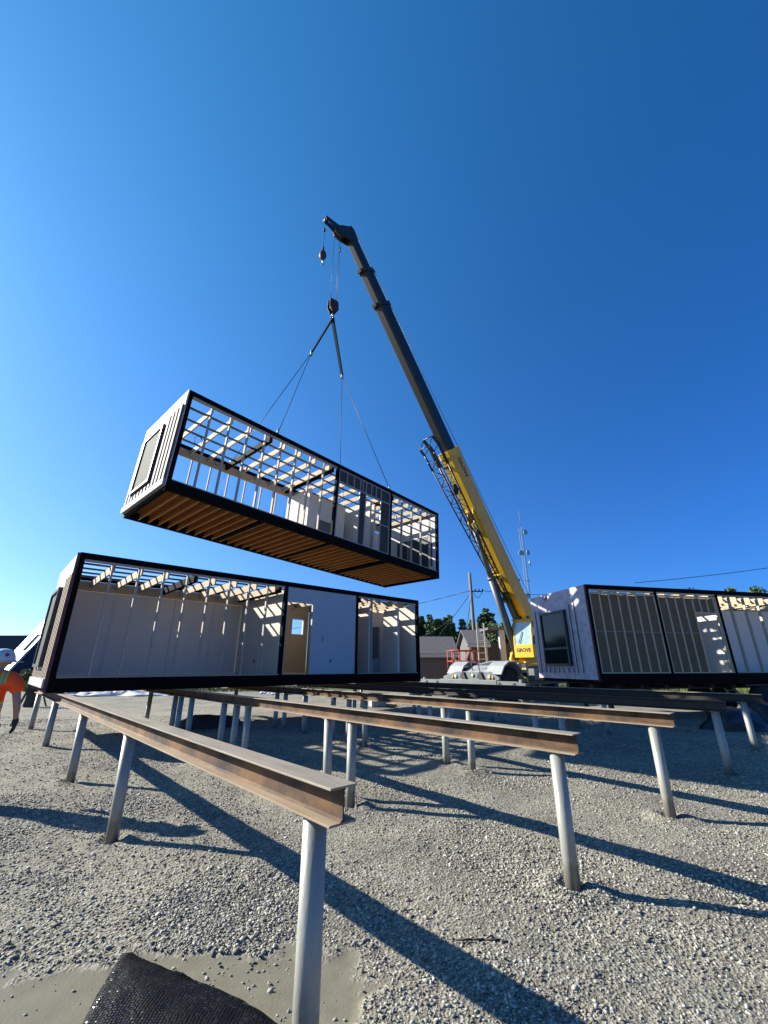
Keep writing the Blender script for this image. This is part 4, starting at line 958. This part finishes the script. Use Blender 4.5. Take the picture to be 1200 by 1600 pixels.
    pts = [(.13*math.sin(a)*1.05,.015+.13*math.cos(a)*1.05,1.694) for a in np.linspace(R(-62),R(62),11)]; pts2 = [(.205*math.sin(a)*.78,.03+.225*math.cos(a),1.672) for a in np.linspace(R(-62),R(62),11)]
    hat.prism([Vector(q) for q in pts]+[Vector(q) for q in pts2[::-1]], (0,0,.008))
    for y in (-.0,): hat.bar((0,-.11,1.80),(0,.12,1.815),.03,.03)
    rot = Matrix.Translation((0,.015,0)) @ Matrix.Rotation(R(-62),4,'Z') @ Matrix.Translation((0,-.015,0))
    hat.v = [tuple(rot @ Vector(q)) for q in hat.v]
    ho = hat.build('hard_hat', M['hat_white'], r)
    red = mat('red_emblem', (.5,.02,.04), .5); em = MB()
    for q in range(8):
        an = q*math.pi/4; c0 = Vector((.080,-.095,1.765)); nrm = Vector((.66,-.65,.36)).normalized(); ux = nrm.orthogonal().normalized(); uy = nrm.cross(ux); c1_ = c0+(ux*math.cos(an)+uy*math.sin(an))*.015
        em.tube(c1_-nrm*.008, c1_+nrm*.006, .008, n=8)
    em.build('emblem', red, ho)
    return r
worker()

# ------------------------------------------------------------------ trailer under the third module
def trailer():
    r = empty('flatbed_trailer', (6.40881,13.36548,0), (0,0,.23178), 'black flatbed trailer carrying the lilac-ended module', 'trailer')
    b = MB()
    for y in (.95,2.15): b.box((.4,y-.07,.90),(13.2,y+.07,1.05))
    for i in range(14): b.box((.8+.9*i,.35,.96),(.9+.9*i,2.75,1.049))
    b.build('trailer_frame', M['trailer'], r)
    for x, y in ((1.0,.95),(1.0,2.15)):
        q = MB(); q.bar((x,y,.12),(x,y,.80),.12,.12,(1,0,0)); q.box((x-.18,y-.14,.08),(x+.18,y+.14,.12)); q.build('landing_leg', M['trailer'], r)
    for x in (6.35,7.50):
        for y, s in ((.28,-1),(2.55,1)):
            w = empty('wheel'); w.parent = r; c = Vector((x,y,.52)); t = MB()
            t.lathe(c-Vector((0,.14,0)),(0,1,0),[(.30,0),(.44,0),(.50,.05),(.515,.10),(.515,.20),(.50,.25),(.44,.28),(.30,.28)],30); t.build('tyre', M['rubber'], w)
            m_ = MB(); m_.lathe(c-Vector((0,.12,0)),(0,1,0),[(.30,0),(.24,.03),(.16,.10),(.09,.06)],24); m_.tube(c-Vector((0,.14,0)),c+Vector((0,.1,0)),.08,n=14)
            for q in range(8): an=q*math.pi/4; m_.tube(c+Vector((.15*math.cos(an),-.14,.15*math.sin(an))),c+Vector((.15*math.cos(an),-.0,.15*math.sin(an))),.018,n=6)
            m_.build('rim', M['rim'], w)
    q = MB(); q.box((5.6,.15,1.0),(8.3,.22,1.049)); q.box((9.2,.3,.72),(11.5,.7,.80)); q.build('mudguard', M['trailer'], r)
trailer()

# ------------------------------------------------------------------ things on the ground
def ladder(name, p, q, w, n, label, group=None, side=None, m=None):
    p = Vector(p); q = Vector(q); d = (q-p).normalized(); s = Vector(side).normalized(); o = empty(name, p, (0,0,0), label, 'ladder', group)
    L_ = (q-p).length; b = MB()
    for k in (-1,1): b.bar(s*k*w/2, d*L_+s*k*w/2*.9, .04, .08, s)
    b.build('side_rails', m or M['alu'], o)
    for i in range(1, n+1):
        b = MB(); c = d*(L_*i/(n+1)); b.tube(c-s*w/2*.98, c+s*w/2*.98, .022, n=6); b.build('rung', m or M['alu'], o)
    return o
ladder('ladder', (5.46,24.5,0), (5.56,25.0,3.95), .46, 11, 'tall aluminium ladder leaning against the shed behind the crane', side=(1,.1,0))
ladder('step_ladder', (13.0,16.3,0.08), (12.7,16.9,1.02), .45, 3, 'short white step ladder beside the trailer wheels', side=(1,.25,0), m=M['white_plastic'])
def heap(name, c, rx, ry, h, m, label, cat, seed, rz=0):
    rr = random.Random(seed); b = MB(); nu_, nv_ = 28, 9; vs = []
    for j in range(nv_+1):
        f = j/nv_
        for i in range(nu_):
            a = 2*math.pi*i/nu_; k = 1+.35*(noise.noise(Vector((math.cos(a)*1.6+seed, math.sin(a)*1.6, f*2)))) 
            rad = math.cos(f*math.pi/2)*k+.02; z = h*math.sin(f*math.pi/2)*(1+.35*noise.noise(Vector((math.cos(a)*2*(1-f),math.sin(a)*2*(1-f),seed+f*3))))
            vs.append((rx*rad*math.cos(a), ry*rad*math.sin(a), z-.03*(1-f)))
    fs = [(j*nu_+i, j*nu_+(i+1)%nu_, (j+1)*nu_+(i+1)%nu_, (j+1)*nu_+i) for j in range(nv_) for i in range(nu_)] + [tuple(range(nv_*nu_,(nv_+1)*nu_))]
    b.add(vs, fs, 0, True); o = b.build(name, m); o.location = (*c, gh(*c)); o.rotation_euler = (0,0,rz)
    return tag(o, label, cat)
heap('dirt_heap', (-4.75,12.6), .95, .45, .30, M['dirt'], 'low dark heap of dirt in shade under the second beam', 'dirt heap', 3, .2)
heap('tarp_bundle', (9.3,12.3), .95, .55, .52, M['black_tarp'], 'crumpled black tarp bundle on the ground at the right edge', 'tarp', 8, .3)
heap('tarp_bundle', (10.3,12.6), .6, .5, .62, M['black_tarp'], 'taller black tarp bundle cut off by the right edge', 'tarp', 14, 1.3)
def white_sheet(name, c, sx, sy, h, label, seed, rz):
    rr = random.Random(seed); n1, n2 = 26, 12; vs = []
    for j in range(n2+1):
        for i in range(n1+1):
            u, w = i/n1-.5, j/n2-.5
            z = h*max(0,.35+noise.noise(Vector((u*7+seed,w*5,seed)))+.4*noise.noise(Vector((u*19,w*14+seed,2))))*(1-(2*w)**2*.8)
            vs.append((u*sx+.1*noise.noise(Vector((u*5,w*5,9))), w*sy*(1+.3*noise.noise(Vector((u*6,seed,1)))), max(.012,z)))
    b = MB(); b.add(vs, [(j*(n1+1)+i, j*(n1+1)+i+1, (j+1)*(n1+1)+i+1, (j+1)*(n1+1)+i) for j in range(n2) for i in range(n1)], 0, True)
    o = b.build(name, M['tarp_white']); o.location = (*c, gh(*c)); o.rotation_euler = (0,0,rz); sm = o.modifiers.new('thick','SOLIDIFY'); sm.thickness = .01
    return tag(o, label, 'plastic sheet', 'white plastic sheeting')
white_sheet('plastic_sheet', (-15.0,25.6), 6.5, 2.0, .5, 'crumpled white plastic sheet on the gravel under the left part of the set module', 4, .1)
white_sheet('plastic_sheet', (-6.2,26.5), 1.6, 1.0, .35, 'small white plastic scrap on the gravel behind the third beam', 6, -.2)
def tool_box():
    r = empty('tool_case', (-.26,18.6,gh(0,12)), (0,0,.35), 'white and red tool case on the gravel behind the third beam', 'tool case')
    b = MB(); b.box((-.32,-.2,.0),(.32,.2,.26)); b.build('case_body', M['white_plastic'], r, .03)
    b = MB(); b.box((-.33,-.21,.262),(.1,.21,.33)); b.build('lid', M['red_paint'], r, .02)
    b = MB(); b.path([(-.2,0,.33),(-.18,0,.41),(.0,0,.41),(.02,0,.33)],.014,6); b.build('handle', M['wire_black'], r)
    b = MB(); b.box((.36,-.25,0),(.75,.15,.09)); b.build('tray', M['yellow_dull'], r, .01)
tool_box()
b = MB(); 
for k in range(3): b.box((-.11,-.14,.10*k),(.11,.14,.095+.10*k))
o = b.build('timber_cribbing', M['timber'], None, .004); o.location = (4.95,12.2,gh(5,12)); o.rotation_euler = (0,0,.5); tag(o, 'small stack of brown timber blocks on the shaded gravel', 'timber blocks')
# metal stands lying in the shade behind the third beam
def frame_stand(c, rz, label):
    r = MB()
    for y in (-.35,.35): r.path([(-.9,y,.02),(-.7,y,.42),(.7,y,.42),(.9,y,.02)],.022,6)
    for x in (-.7,-.25,.25,.7): r.path([(x,-.35,.42),(x,.35,.42)],.018,6)
    o = r.build('metal_stand', M['alu']); o.location = (*c,gh(*c)); o.rotation_euler = (0,0,rz); return tag(o, label, 'metal stand', 'low metal stands in the shade')
frame_stand((2.55,13.6), .3, 'low grey metal stand on the shaded gravel in front of the crane'); frame_stand((4.3,14.2), -.2, 'low grey metal stand left of the trailer, nearer the lilac module end')
def tripod():
    r = empty('survey_tripod', (-14.1,18.3,gh(0,18)), (0,0,0), 'black survey tripod standing on the gravel beside the worker', 'tripod')
    for k in range(3):
        a = k*2.094+.5; b = MB(); b.bar((.55*math.cos(a),.55*math.sin(a),0),(.06*math.cos(a),.06*math.sin(a),1.15),.06,.05); b.build('leg', M['wire_black'], r)
    b = MB(); b.tube((0,0,1.12),(0,0,1.2),.12); b.box((-.09,-.09,1.2),(.09,.09,1.42)); b.box((-.13,-.13,.0),(.13,.13,.85)); b.build('instrument', M['wire_black'], r)
tripod()
b = MB(); b.path([(0,0,.02),(.1,-.012,.028),(.18,.0,.022),(.27,-.02,.03),(.33,-.03,.02)],.006,6); b.path([(.18,0,.022),(.23,.03,.03)],.004,5)
o = b.build('twig', M['twig']); o.location = (.44,3.33,.0); tag(o, 'dry dark twig lying on the gravel in front of the nearest pile', 'twig')
b = MB(); b.path([(0,0,.03),(.06,.05,.05),(.12,.06,.03)],.007,6); b.path([(.03,.02,.04),(.05,-.06,.05)],.006,6); b.path([(-.05,-.04,.03),(.02,-.02,.05),(.08,-.05,.03)],.006,6)
o = b.build('twig', M['twig']); o.location = (-2.42,2.82,0); tag(o, 'tangle of dark twigs on the mud at the lower left corner', 'twig')

# black woven cloth in the foreground
def cloth():
    m = bpy.data.materials.new('black_woven_cloth'); m.use_nodes = True; n = m.node_tree.nodes; l = m.node_tree.links; pb = n['Principled BSDF']
    tc = n.new('ShaderNodeTexCoord'); vo = n.new('ShaderNodeTexVoronoi'); vo.inputs['Scale'].default_value = 62; vo.inputs['Randomness'].default_value = .35; l.new(tc.outputs['Object'], vo.inputs['Vector'])
    nz = n.new('ShaderNodeTexNoise'); nz.inputs['Scale'].default_value = 9; l.new(tc.outputs['Object'], nz.inputs['Vector'])
    bp = n.new('ShaderNodeBump'); bp.inputs['Strength'].default_value = 1.0; bp.inputs['Distance'].default_value = .006; bp.invert = True; l.new(vo.outputs['Distance'], bp.inputs['Height']); l.new(bp.outputs[0], pb.inputs['Normal'])
    pb.inputs['Base Color'].default_value = (.0035,.004,.006,1)
    mr = n.new('ShaderNodeMapRange'); mr.inputs[1].default_value = .35; mr.inputs[2].default_value = .6; mr.inputs[3].default_value = .42; mr.inputs[4].default_value = .65; l.new(nz.outputs['Fac'], mr.inputs[0])
    sc = n.new('ShaderNodeSeparateColor'); l.new(vo.outputs['Color'], sc.inputs[0]); gt = n.new('ShaderNodeMath'); gt.operation = 'GREATER_THAN'; gt.inputs[1].default_value = .86; l.new(sc.outputs[0], gt.inputs[0])
    rm = n.new('ShaderNodeMath'); rm.operation = 'MULTIPLY_ADD'; rm.inputs[1].default_value = -.30; l.new(gt.outputs[0], rm.inputs[0]); l.new(mr.outputs[0], rm.inputs[2]); l.new(rm.outputs[0], pb.inputs['Roughness'])
    sm_ = n.new('ShaderNodeMath'); sm_.operation = 'MULTIPLY_ADD'; sm_.inputs[1].default_value = .55; sm_.inputs[2].default_value = .10; l.new(gt.outputs[0], sm_.inputs[0]); l.new(sm_.outputs[0], pb.inputs['Specular IOR Level'])
    pts = [(-1.515,3.19),(-1.325,3.076),(-1.08,2.971),(-.85,2.861),(-.694,2.781),(-.576,2.699),(-.434,2.608),(-.30,2.45),(-.22,2.1),(-.5,1.7),(-1.0,1.55),(-1.35,1.8),(-1.36,2.3),(-1.388,2.613),(-1.444,2.814),(-1.481,3.006)]
    Pn = np.array(pts); xs = np.arange(-1.6,-.15,.022); ys = np.arange(1.5,3.25,.022); XX, YY = np.meshgrid(xs, ys); D = -poly_dist(XX, YY, pts)
    idx = -np.ones(XX.shape, int); vs = []
    for j in range(XX.shape[0]):
        for i in range(XX.shape[1]):
            if D[j,i] > -.004:
                e = min(1, max(0, D[j,i]/.22)); x, y = XX[j,i], YY[j,i]
                z = .03 + .045*e**.8 + .02*noise.noise(Vector((x*2.2,y*2.2,1)))*e + .007*noise.noise(Vector((x*11,y*9,4)))
                idx[j,i] = len(vs); vs.append((x,y,max(.02,z)))
    fs = [(idx[j,i],idx[j,i+1],idx[j+1,i+1],idx[j+1,i]) for j in range(XX.shape[0]-1) for i in range(XX.shape[1]-1) if min(idx[j,i],idx[j,i+1],idx[j+1,i+1],idx[j+1,i]) >= 0]
    b = MB(); b.add(vs, fs, 0, True); o = b.build('woven_cloth', m)
    # smooth the stair-stepped border onto the outline
    me = o.data; bm = bmesh.new(); bm.from_mesh(me)
    for v_ in bm.verts:
        if v_.is_boundary:
            p = np.array(v_.co[:2]); best = None
            for a in range(len(pts)):
                q0, q1 = Pn[a], Pn[(a+1)%len(pts)]; t = np.clip(((p-q0)@(q1-q0))/((q1-q0)@(q1-q0)),0,1); c = q0+t*(q1-q0); dd = np.hypot(*(p-c))
                if best is None or dd < best[0]: best = (dd, c)
            v_.co.x, v_.co.y = best[1]; v_.co.z = .035+.012*noise.noise(Vector((p[0]*9,p[1]*9,7)))
    bm.to_mesh(me); bm.free()
    s = o.modifiers.new('thick','SOLIDIFY'); s.thickness = .012; s.offset = -1
    tag(o, 'glistening black woven cloth bunched on the mud in the foreground', 'cloth')
cloth()

# ------------------------------------------------------------------ buildings and yard behind
def siding_wall(b, a, c, z0, z1, n, out, m=0):
    """lapped boards between two ground points"""
    a = Vector(a); c = Vector(c); out = Vector(out).normalized(); h = (z1-z0)/n
    for i in range(n):
        z = z0+h*i
        b.prism([a+out*.03+Vector((0,0,z)), a+Vector((0,0,z)), a+out*.006+Vector((0,0,z+h*.985))], c-a, m)
def shed(c, yaw, w, dpt, eave, ridge, label, wallm):
    r = empty('shed', (*c,0), (0,0,yaw), label, 'shed')
    b = MB(); b.box((-w/2,-dpt/2,0),(w/2,dpt/2,eave)); b.prism([(w/2,-dpt/2,eave),(w/2,dpt/2,eave),(w/2,0,ridge-.08)], (-w,0,0))
    siding_wall(b, (-w/2,-dpt/2,0), (w/2,-dpt/2,0), .05, eave, 11, (0,-1,0)); siding_wall(b, (w/2,-dpt/2,0), (w/2,dpt/2,0), .05, eave, 11, (1,0,0))
    b.build('wall', wallm, r)
    t = .09; rf = MB(); ov = .22
    sl = (ridge-eave)/(dpt/2)
    for s in (-1,1):
        y0, z0 = s*(dpt/2+ov), eave-ov*sl+.06
        rf.prism([(-w/2-ov,y0,z0),(-w/2-ov,0,ridge+.06),(-w/2-ov,0,ridge+.06+t),(-w/2-ov,y0,z0+t)], (w+2*ov,0,0))
    rf.build('roof', M['shingle'], r)
    f = MB(); f.box((-w/2-ov,-dpt/2-ov-.05,eave-ov*sl-.06),(w/2+ov,-dpt/2-ov-.005,eave-ov*sl+.12)); f.build('fascia', M['trim_white'], r)
    for x in (-w/2,w/2): f = MB(); f.box((x-.07,-dpt/2-.055,0),(x+.07,-dpt/2-.034,eave-.1)); f.build('corner_trim', M['trim_white'], r)
    return r
shed((2.75,27.3), R(3), 2.7, 2.6, 2.3, 3.2, 'small brown sided shed with grey gable roof at the left of the yard', M['siding'])
def shelter():
    r = shed((5.75,28.6), R(4), 1.0, 2.6, 2.9, 3.7, 'larger tan sided shed with white corner boards behind the crane', M['siding_tan'])
    p = empty('open_shelter', (8.2,28.2,0), (0,0,R(4)), 'flat roofed open shelter on posts beside the larger shed', 'shelter')
    b = MB(); b.box((-1.9,-1.3,3.72),(2.6,1.5,3.86)); b.build('roof', M['shingle'], p)
    for x in (-1.0,2.0): b = MB(); b.box((x-.17,-1.22,0),(x+.17,-.98,3.718)); b.build('post', M['trim_white'], p)
    b = MB(); b.box((-1.8,.4,0),(2.4,.5,3.0)); b.build('back_wall', M['siding_tan'], p)
shelter()
def lift():
    r = empty('scissor_lift', (4.2,23.6,0), (0,0,R(8)), 'red scissor lift platform with guard rails in front of the brown shed', 'scissor lift')
    b = MB(); b.box((-.95,-.45,.25),(.95,.45,.55)); b.build('chassis', M['red_paint'], r, .02)
    for x in (-.7,.7):
        for y in (-.42,.42): b = MB(); b.lathe((x,y-.07,.2),(0,1,0),[(.2,0),(.2,.14)],16); b.build('wheel', M['rubber'], r)
    b = MB()
    for y in (-.3,.3):
        for k in range(2): b.bar((-.8,y,.58+.34*k),(.8,y,.88+.34*k),.04,.07); b.bar((.8,y-.045,.58+.34*k),(-.8,y-.045,.88+.34*k),.04,.07)
    b.build('scissor_arms', M['cyl_rod'], r)
    b = MB(); b.box((-1.0,-.45,1.26),(1.0,.45,1.36)); b.box((-1.0,-.46,1.36),(1.0,-.452,1.52)); b.build('platform', M['white_plastic'], r)
    b = MB()
    for z in (1.85,2.38):
        b.path([(-1,-.45,z),(1,-.45,z),(1,.45,z),(-1,.45,z),(-1,-.45,z)],.032,6)
    for x in (-1,-.5,0,.5,1):
        for y in (-.45,.45): b.tube((x,y,1.36),(x,y,2.38),.03,n=6)
    b.build('guard_rail', M['red_paint'], r)
    r.scale = (.72,1,1)
lift()
def utility_pole():
    r = empty('utility_pole', (7.28,35,0), (0,0,0), 'weathered wooden utility pole with wires behind the sheds', 'utility pole')
    b = MB(); b.tube((0,0,0),(-.06,0,9.0),.17,.12,n=14); b.build('pole', M['pole_wood'], r)
    b = MB(); b.bar((-.05,-.15,7.45),(.9,-.15,7.4),.08,.08)
    for x in (.3,.6,.88): b.tube((x,-.15,7.45),(x,-.15,7.62),.05,n=8)
    b.path([Vector(q) for q in [(.1,-.15,7.4),(.25,-.2,7.0),(.5,-.2,6.9),(.7,-.2,7.1),(.85,-.15,7.4)]],.02,6)
    b.build('crossarm', M['wire_black'], r)
utility_pole()
def wire(name, p, q, sag, label, r_=.022, group='overhead wires'):
    p = Vector(p); q = Vector(q); n = 18; b = MB()
    pts = [p.lerp(q,i/n)-p-Vector((0,0,sag*4*(i/n)*(1-i/n))) for i in range(n+1)]
    b.path(pts, r_, 5); o = b.build(name, M['wire_black']); o.location = p
    return tag(o, label, 'wire', group)
wire('overhead_wire', (7.2,34.9,7.5), (-14,44,4.6), .4, 'overhead wire running down left from the utility pole')
wire('overhead_wire', (8.1,34.9,7.5), (24,40,8.6), .5, 'overhead wire running right from the utility pole behind the crane boom')
wire('guy_wire', (7.2,34.9,7.3), (3.4,38,2.6), .1, 'guy wire slanting steeply from the utility pole to the trees')
wire('guy_wire', (7.2,34.9,7.0), (5.3,33,.0), .05, 'guy wire from the utility pole down to the ground behind the small shed')
wire('overhead_wire', (1.2,42,3.6), (5.8,38,5.4), .35, 'slack thin wire in front of the dark spruces left of the pole', .02)
wire('overhead_wire', (24,40,9.1), (52,44,13.2), .3, 'overhead wire above the trailer module at the right', .03)
def mast():
    r = empty('radio_mast', (30.8,90,0), (0,0,.3), 'slender lattice radio mast with dishes behind the crane boom', 'radio mast')
    b = MB(); hgt = 31; w = .42
    cs = [(w*math.cos(a),w*math.sin(a)) for a in (0,2.094,4.189)]
    for x, y in cs: b.tube((x,y,0),(x,y,hgt),.05,n=6)
    n = 30
    for i in range(n):
        for k in range(3):
            a, c = cs[k], cs[(k+1)%3]; b.tube((*a,hgt*i/n),(*c,hgt*(i+1)/n),.025,n=5)
    b.tube((0,0,hgt),(.0,0,hgt+4.0),.05,.03,n=6)
    for z in (19,25.5): b.bar((-.9,0,z),(.9,0,z),.1,.1)
    b.build('lattice', M['mast'], r)
    for x, z, yw in ((.9,29.9,-1.4),(.95,25.2,-1.2),(-.75,25.0,-2.0),(1.1,22.9,-.6),(-.5,15.6,-2.2)):
        q = MB(); dv = Vector((math.cos(yw),math.sin(yw),0)); q.lathe(Vector((x,-.2,z)),dv,[(.12,-.3),(.45,-.08),(.58,.1),(.58,.18),(.48,.2)],18); q.build('dish', M['dish'] if z > 24 else M['hvac'], r)
mast()
def left_buildings():
    r = empty('warehouse', (-39,47,0), (0,0,0), 'long dark navy warehouse wall with rooftop unit at the far left', 'building')
    b = MB(); b.box((-30,0,0),(14,14,4.6)); b.build('wall', M['navy'], r)
    b = MB(); b.box((-30.1,-.1,4.602),(14.1,14.1,4.72)); b.build('roof', M['win_frame'], r)
    u = empty('rooftop_unit', (0,0,0)); u.parent = r
    b = MB(); b.prism([(1.5,1,4.73),(5.4,1,4.73),(5.6,1,5.75),(1.9,1,5.85)], (0,3,0)); b.box((.7,1.2,4.73),(1.3,1.8,5.1)); b.build('casing', M['hvac'], u)
    b = MB()
    for i in range(4): b.box((2.0+.85*i,.97,4.85),(2.08+.85*i,.995,5.7))
    b.build('seam', M['cyl_rod'], u)
    a = empty('lean_roof_house', (-31.97,38.0,0), (0,0,R(70)), 'navy house end with a steep white roof slope and slot window at the left', 'building')
    ang = R(58); nrm = Vector((-math.sin(ang),0,math.cos(ang))); up = Vector((math.cos(ang),0,math.sin(ang)))
    g = MB(); g.prism([(.25,0,0),(9,0,0),(9,0,1.0),(4.75,0,7.9),(.25,0,1.15)], (0,1.5,0)); g.build('wall', M['navy'], a)
    q = lambda t, y, o=0: Vector((0,0,.95)) + up*(8.4*t-.3) + nrm*o + Vector((0,y,0))
    rf = MB()
    def strip(t0,t1,y0,y1): rf.prism([q(t0,y0,.03),q(t1,y0,.03),q(t1,y1,.03),q(t0,y1,.03)], nrm*.12)
    strip(0,.30,-.25,1.6); strip(.30,.50,-.25,.0); strip(.30,.50,.62,1.6); strip(.50,1,-.25,1.6); rf.build('roof', M['white_metal_roof'], a)
    rs = MB()
    for i in range(7): rs.bar(q(0,-.2+i*.28,.165),q(.295,-.2+i*.28,.165),.04,.03,nrm); rs.bar(q(.505,-.2+i*.28,.165),q(.99,-.2+i*.28,.165),.04,.03,nrm)
    rs.build('roof_seam', M['white_metal_roof'], a)
    sv = MB(); sv.prism([q(.302,.003,.02),q(.498,.003,.02),q(.498,.617,.02),q(.302,.617,.02)], nrm*.05); sv.build('slot_window', M['glass_dark'], a)
    wl = MB()
    for k in range(2): wl.prism([q(.32+.09*k,.8,.153),q(.39+.09*k,.8,.153),q(.39+.09*k,1.35,.153),q(.32+.09*k,1.35,.153)], nrm*.02)
    wl.build('roof_light', M['hvac'], a)
    f = empty('flag_pole', (-42.6,42,0), (0,0,0), 'thin dark slanted pole top at the far left edge', 'pole'); b = MB(); b.tube((-2.2,0,0),(.5,0,6.6),.16,.03,n=8); b.build('pole', M['pole_wood'], f)
left_buildings()

# ------------------------------------------------------------------ vegetation
def leaf_cloud(rng, pts, size, asp=.5):
    """small leaf faces, one per point, random orientation"""
    n = len(pts); a = rng.normal(size=(n,3)); a /= np.linalg.norm(a,axis=1)[:,None]; b = rng.normal(size=(n,3)); b -= (b*a).sum(1)[:,None]*a; b /= np.linalg.norm(b,axis=1)[:,None]
    s = size*(.6+.8*rng.random(n))[:,None]
    v = np.stack([pts-a*s, pts+b*s*asp, pts+a*s, pts-b*s*asp],1).reshape(-1,3)
    f = [(4*i,4*i+1,4*i+2,4*i+3) for i in range(n)]
    return v, f
def make_conifer(seed, h, rad):
    rng = np.random.default_rng(seed); r = empty('spruce_tree')
    t = MB(); t.tube((0,0,-.2),(0,0,h*.97),.16,.02,n=8)
    pts = []
    z = h*.08
    while z < h*.97:
        f = (z/h); R0 = rad*(1-f)**.85+.12
        for k in range(rng.integers(5,8)):
            a = rng.random()*6.283; ln = R0*(.65+.5*rng.random()); e = np.array([math.cos(a)*ln, math.sin(a)*ln, -ln*.28+.1*rng.normal()])
            t.tube((0,0,z),tuple(np.array([0,0,z])+e*.8),.025,.008,n=4)
            m = int(4+40*ln)
            tt = rng.random(m)**.7; p = np.array([0,0,z])+tt[:,None]*e + rng.normal(size=(m,3))*np.array([.16,.16,.10])*(.4+ln*.3)
            pts.append(p)
        z += h*.042*(.8+.4*rng.random())
    t.build('trunk', M['bark'], r)
    v, f = leaf_cloud(rng, np.concatenate(pts), .26, .45); b = MB(); b.add(v.tolist(), f, 0); b.build('crown', M['conifer'], r, fixn=False)
    return r
def make_broadleaf(seed, h, rad, m='leaf', nleaf=4200, size=.14):
    rng = np.random.default_rng(seed); r = empty('leafy_tree'); t = MB(); t.tube((0,0,-.2),(.1,0,h*.45),.2,.13,n=10)
    clumps = []
    for k in range(13):
        a = rng.random()*6.283; el = rng.random(); ln = rad*(.35+.65*rng.random()); c = np.array([math.cos(a)*ln*(1-.5*el), math.sin(a)*ln*(1-.5*el), h*(.42+.50*el)]); clumps.append((c, rad*(.28+.28*rng.random())))
        t.tube((.1,0,h*(.28+.15*rng.random())),tuple(c),.08,.02,n=6)
    t.build('trunk', M['bark'], r)
    pts = []
    for c, rr in clumps:
        n = int(nleaf*rr**2/sum(q[1]**2 for q in clumps)); u = rng.normal(size=(n,3)); u /= np.linalg.norm(u,axis=1)[:,None]; q = u*(rng.random(n)**.45)[:,None]*rr*np.array([1.1,1.1,.8]); pts.append(c+q)
    v, f = leaf_cloud(rng, np.concatenate(pts), size, .5); b = MB(); b.add(v.tolist(), f, 0); b.build('crown', M[m], r, fixn=False)
    return r
protos = [make_conifer(1,8.2,2.7), make_conifer(2,7.2,3.2), make_conifer(3,8.8,2.4)]
used = [0,0,0]
rr = random.Random(12)
spots = []
for i in range(52):
    x = -.8+ i*.42 + rr.uniform(-.25,.25); y = 50+rr.uniform(0,14); spots.append((x*y/50*1.0, y, rr.choice((0,1,2)), rr.uniform(.78,1.02)))
spots[0:0] = []
words = ['narrow','broad','tall']
for i, (x, y, k, s) in enumerate(sorted(spots)):
    o = protos[k] if used[k] == 0 else copy_tree(protos[k]); used[k] += 1
    o.location = (x,y,0); o.scale = (s,s,s); o.rotation_euler = (0,0,rr.uniform(0,6))
    tag(o, '%s dark spruce in the row behind the sheds, number %d counted from the left' % (words[k], i+1), 'tree', 'dark spruces behind the sheds')
bl = [(32.0,45,10.3,2.8,'round leafy tree showing above the middle of the trailer module'),(37.9,46,10.3,1.4,'small pointed leafy tree above the right end of the trailer module'),(41.2,47,10.4,1.7,'leafy tree cut by the right edge, above the trailer module'),(12.2,37,6.3,2.2,'bright leafy tree right behind the luffing cylinder of the crane'),(10.0,38.5,5.4,1.4,'bushy leafy tree between ladder and crane cylinder')]
for i, (x,y,h,rad,lab) in enumerate(bl):
    o = make_broadleaf(20+i, h, rad); o.location = (x,y,0); tag(o, lab, 'tree', 'leafy trees')
# shrubs by the left buildings
for i, (x,y,h,rad,lab) in enumerate(((-22.5,29,2.1,1.0,'small green shrub in front of the navy house'),(-27.5,31,2.0,1.3,'low green shrub behind the worker'))):
    o = make_broadleaf(40+i, h, rad, 'leaf', 1800, .10); o.name = 'shrub'; o.location = (x,y,-.4); tag(o, lab, 'shrub', 'shrubs by the navy house')
# rough grass at the far edge of the pad
def grass():
    rng = np.random.default_rng(8); n = 26000; x = np.concatenate([rng.uniform(6,34,n//2), rng.uniform(-42,-4,n//2)]); y = np.concatenate([rng.uniform(24,34,n//2), rng.uniform(29,40,n//2)])
    h = .15+.35*rng.random(n); a = rng.random(n)*3.14; w = .04; b = MB()
    lx = rng.normal(size=n)*.12
    v = np.stack([np.stack([x-np.cos(a)*w,y-np.sin(a)*w,0*x],1), np.stack([x+np.cos(a)*w,y+np.sin(a)*w,0*x],1), np.stack([x+lx,y+lx,h+.07],1)],1).reshape(-1,3)
    b.add(v.tolist(), [(3*i,3*i+1,3*i+2) for i in range(n)], 0); gm = mat('rough_grass', (.10,.15,.03), .8, 0, (.19,.22,.06), .8, .6)
    o = b.build('grass', gm, fixn=False); tag(o, 'rough green grass along the far edge of the gravel', 'grass', kind='stuff')
grass()
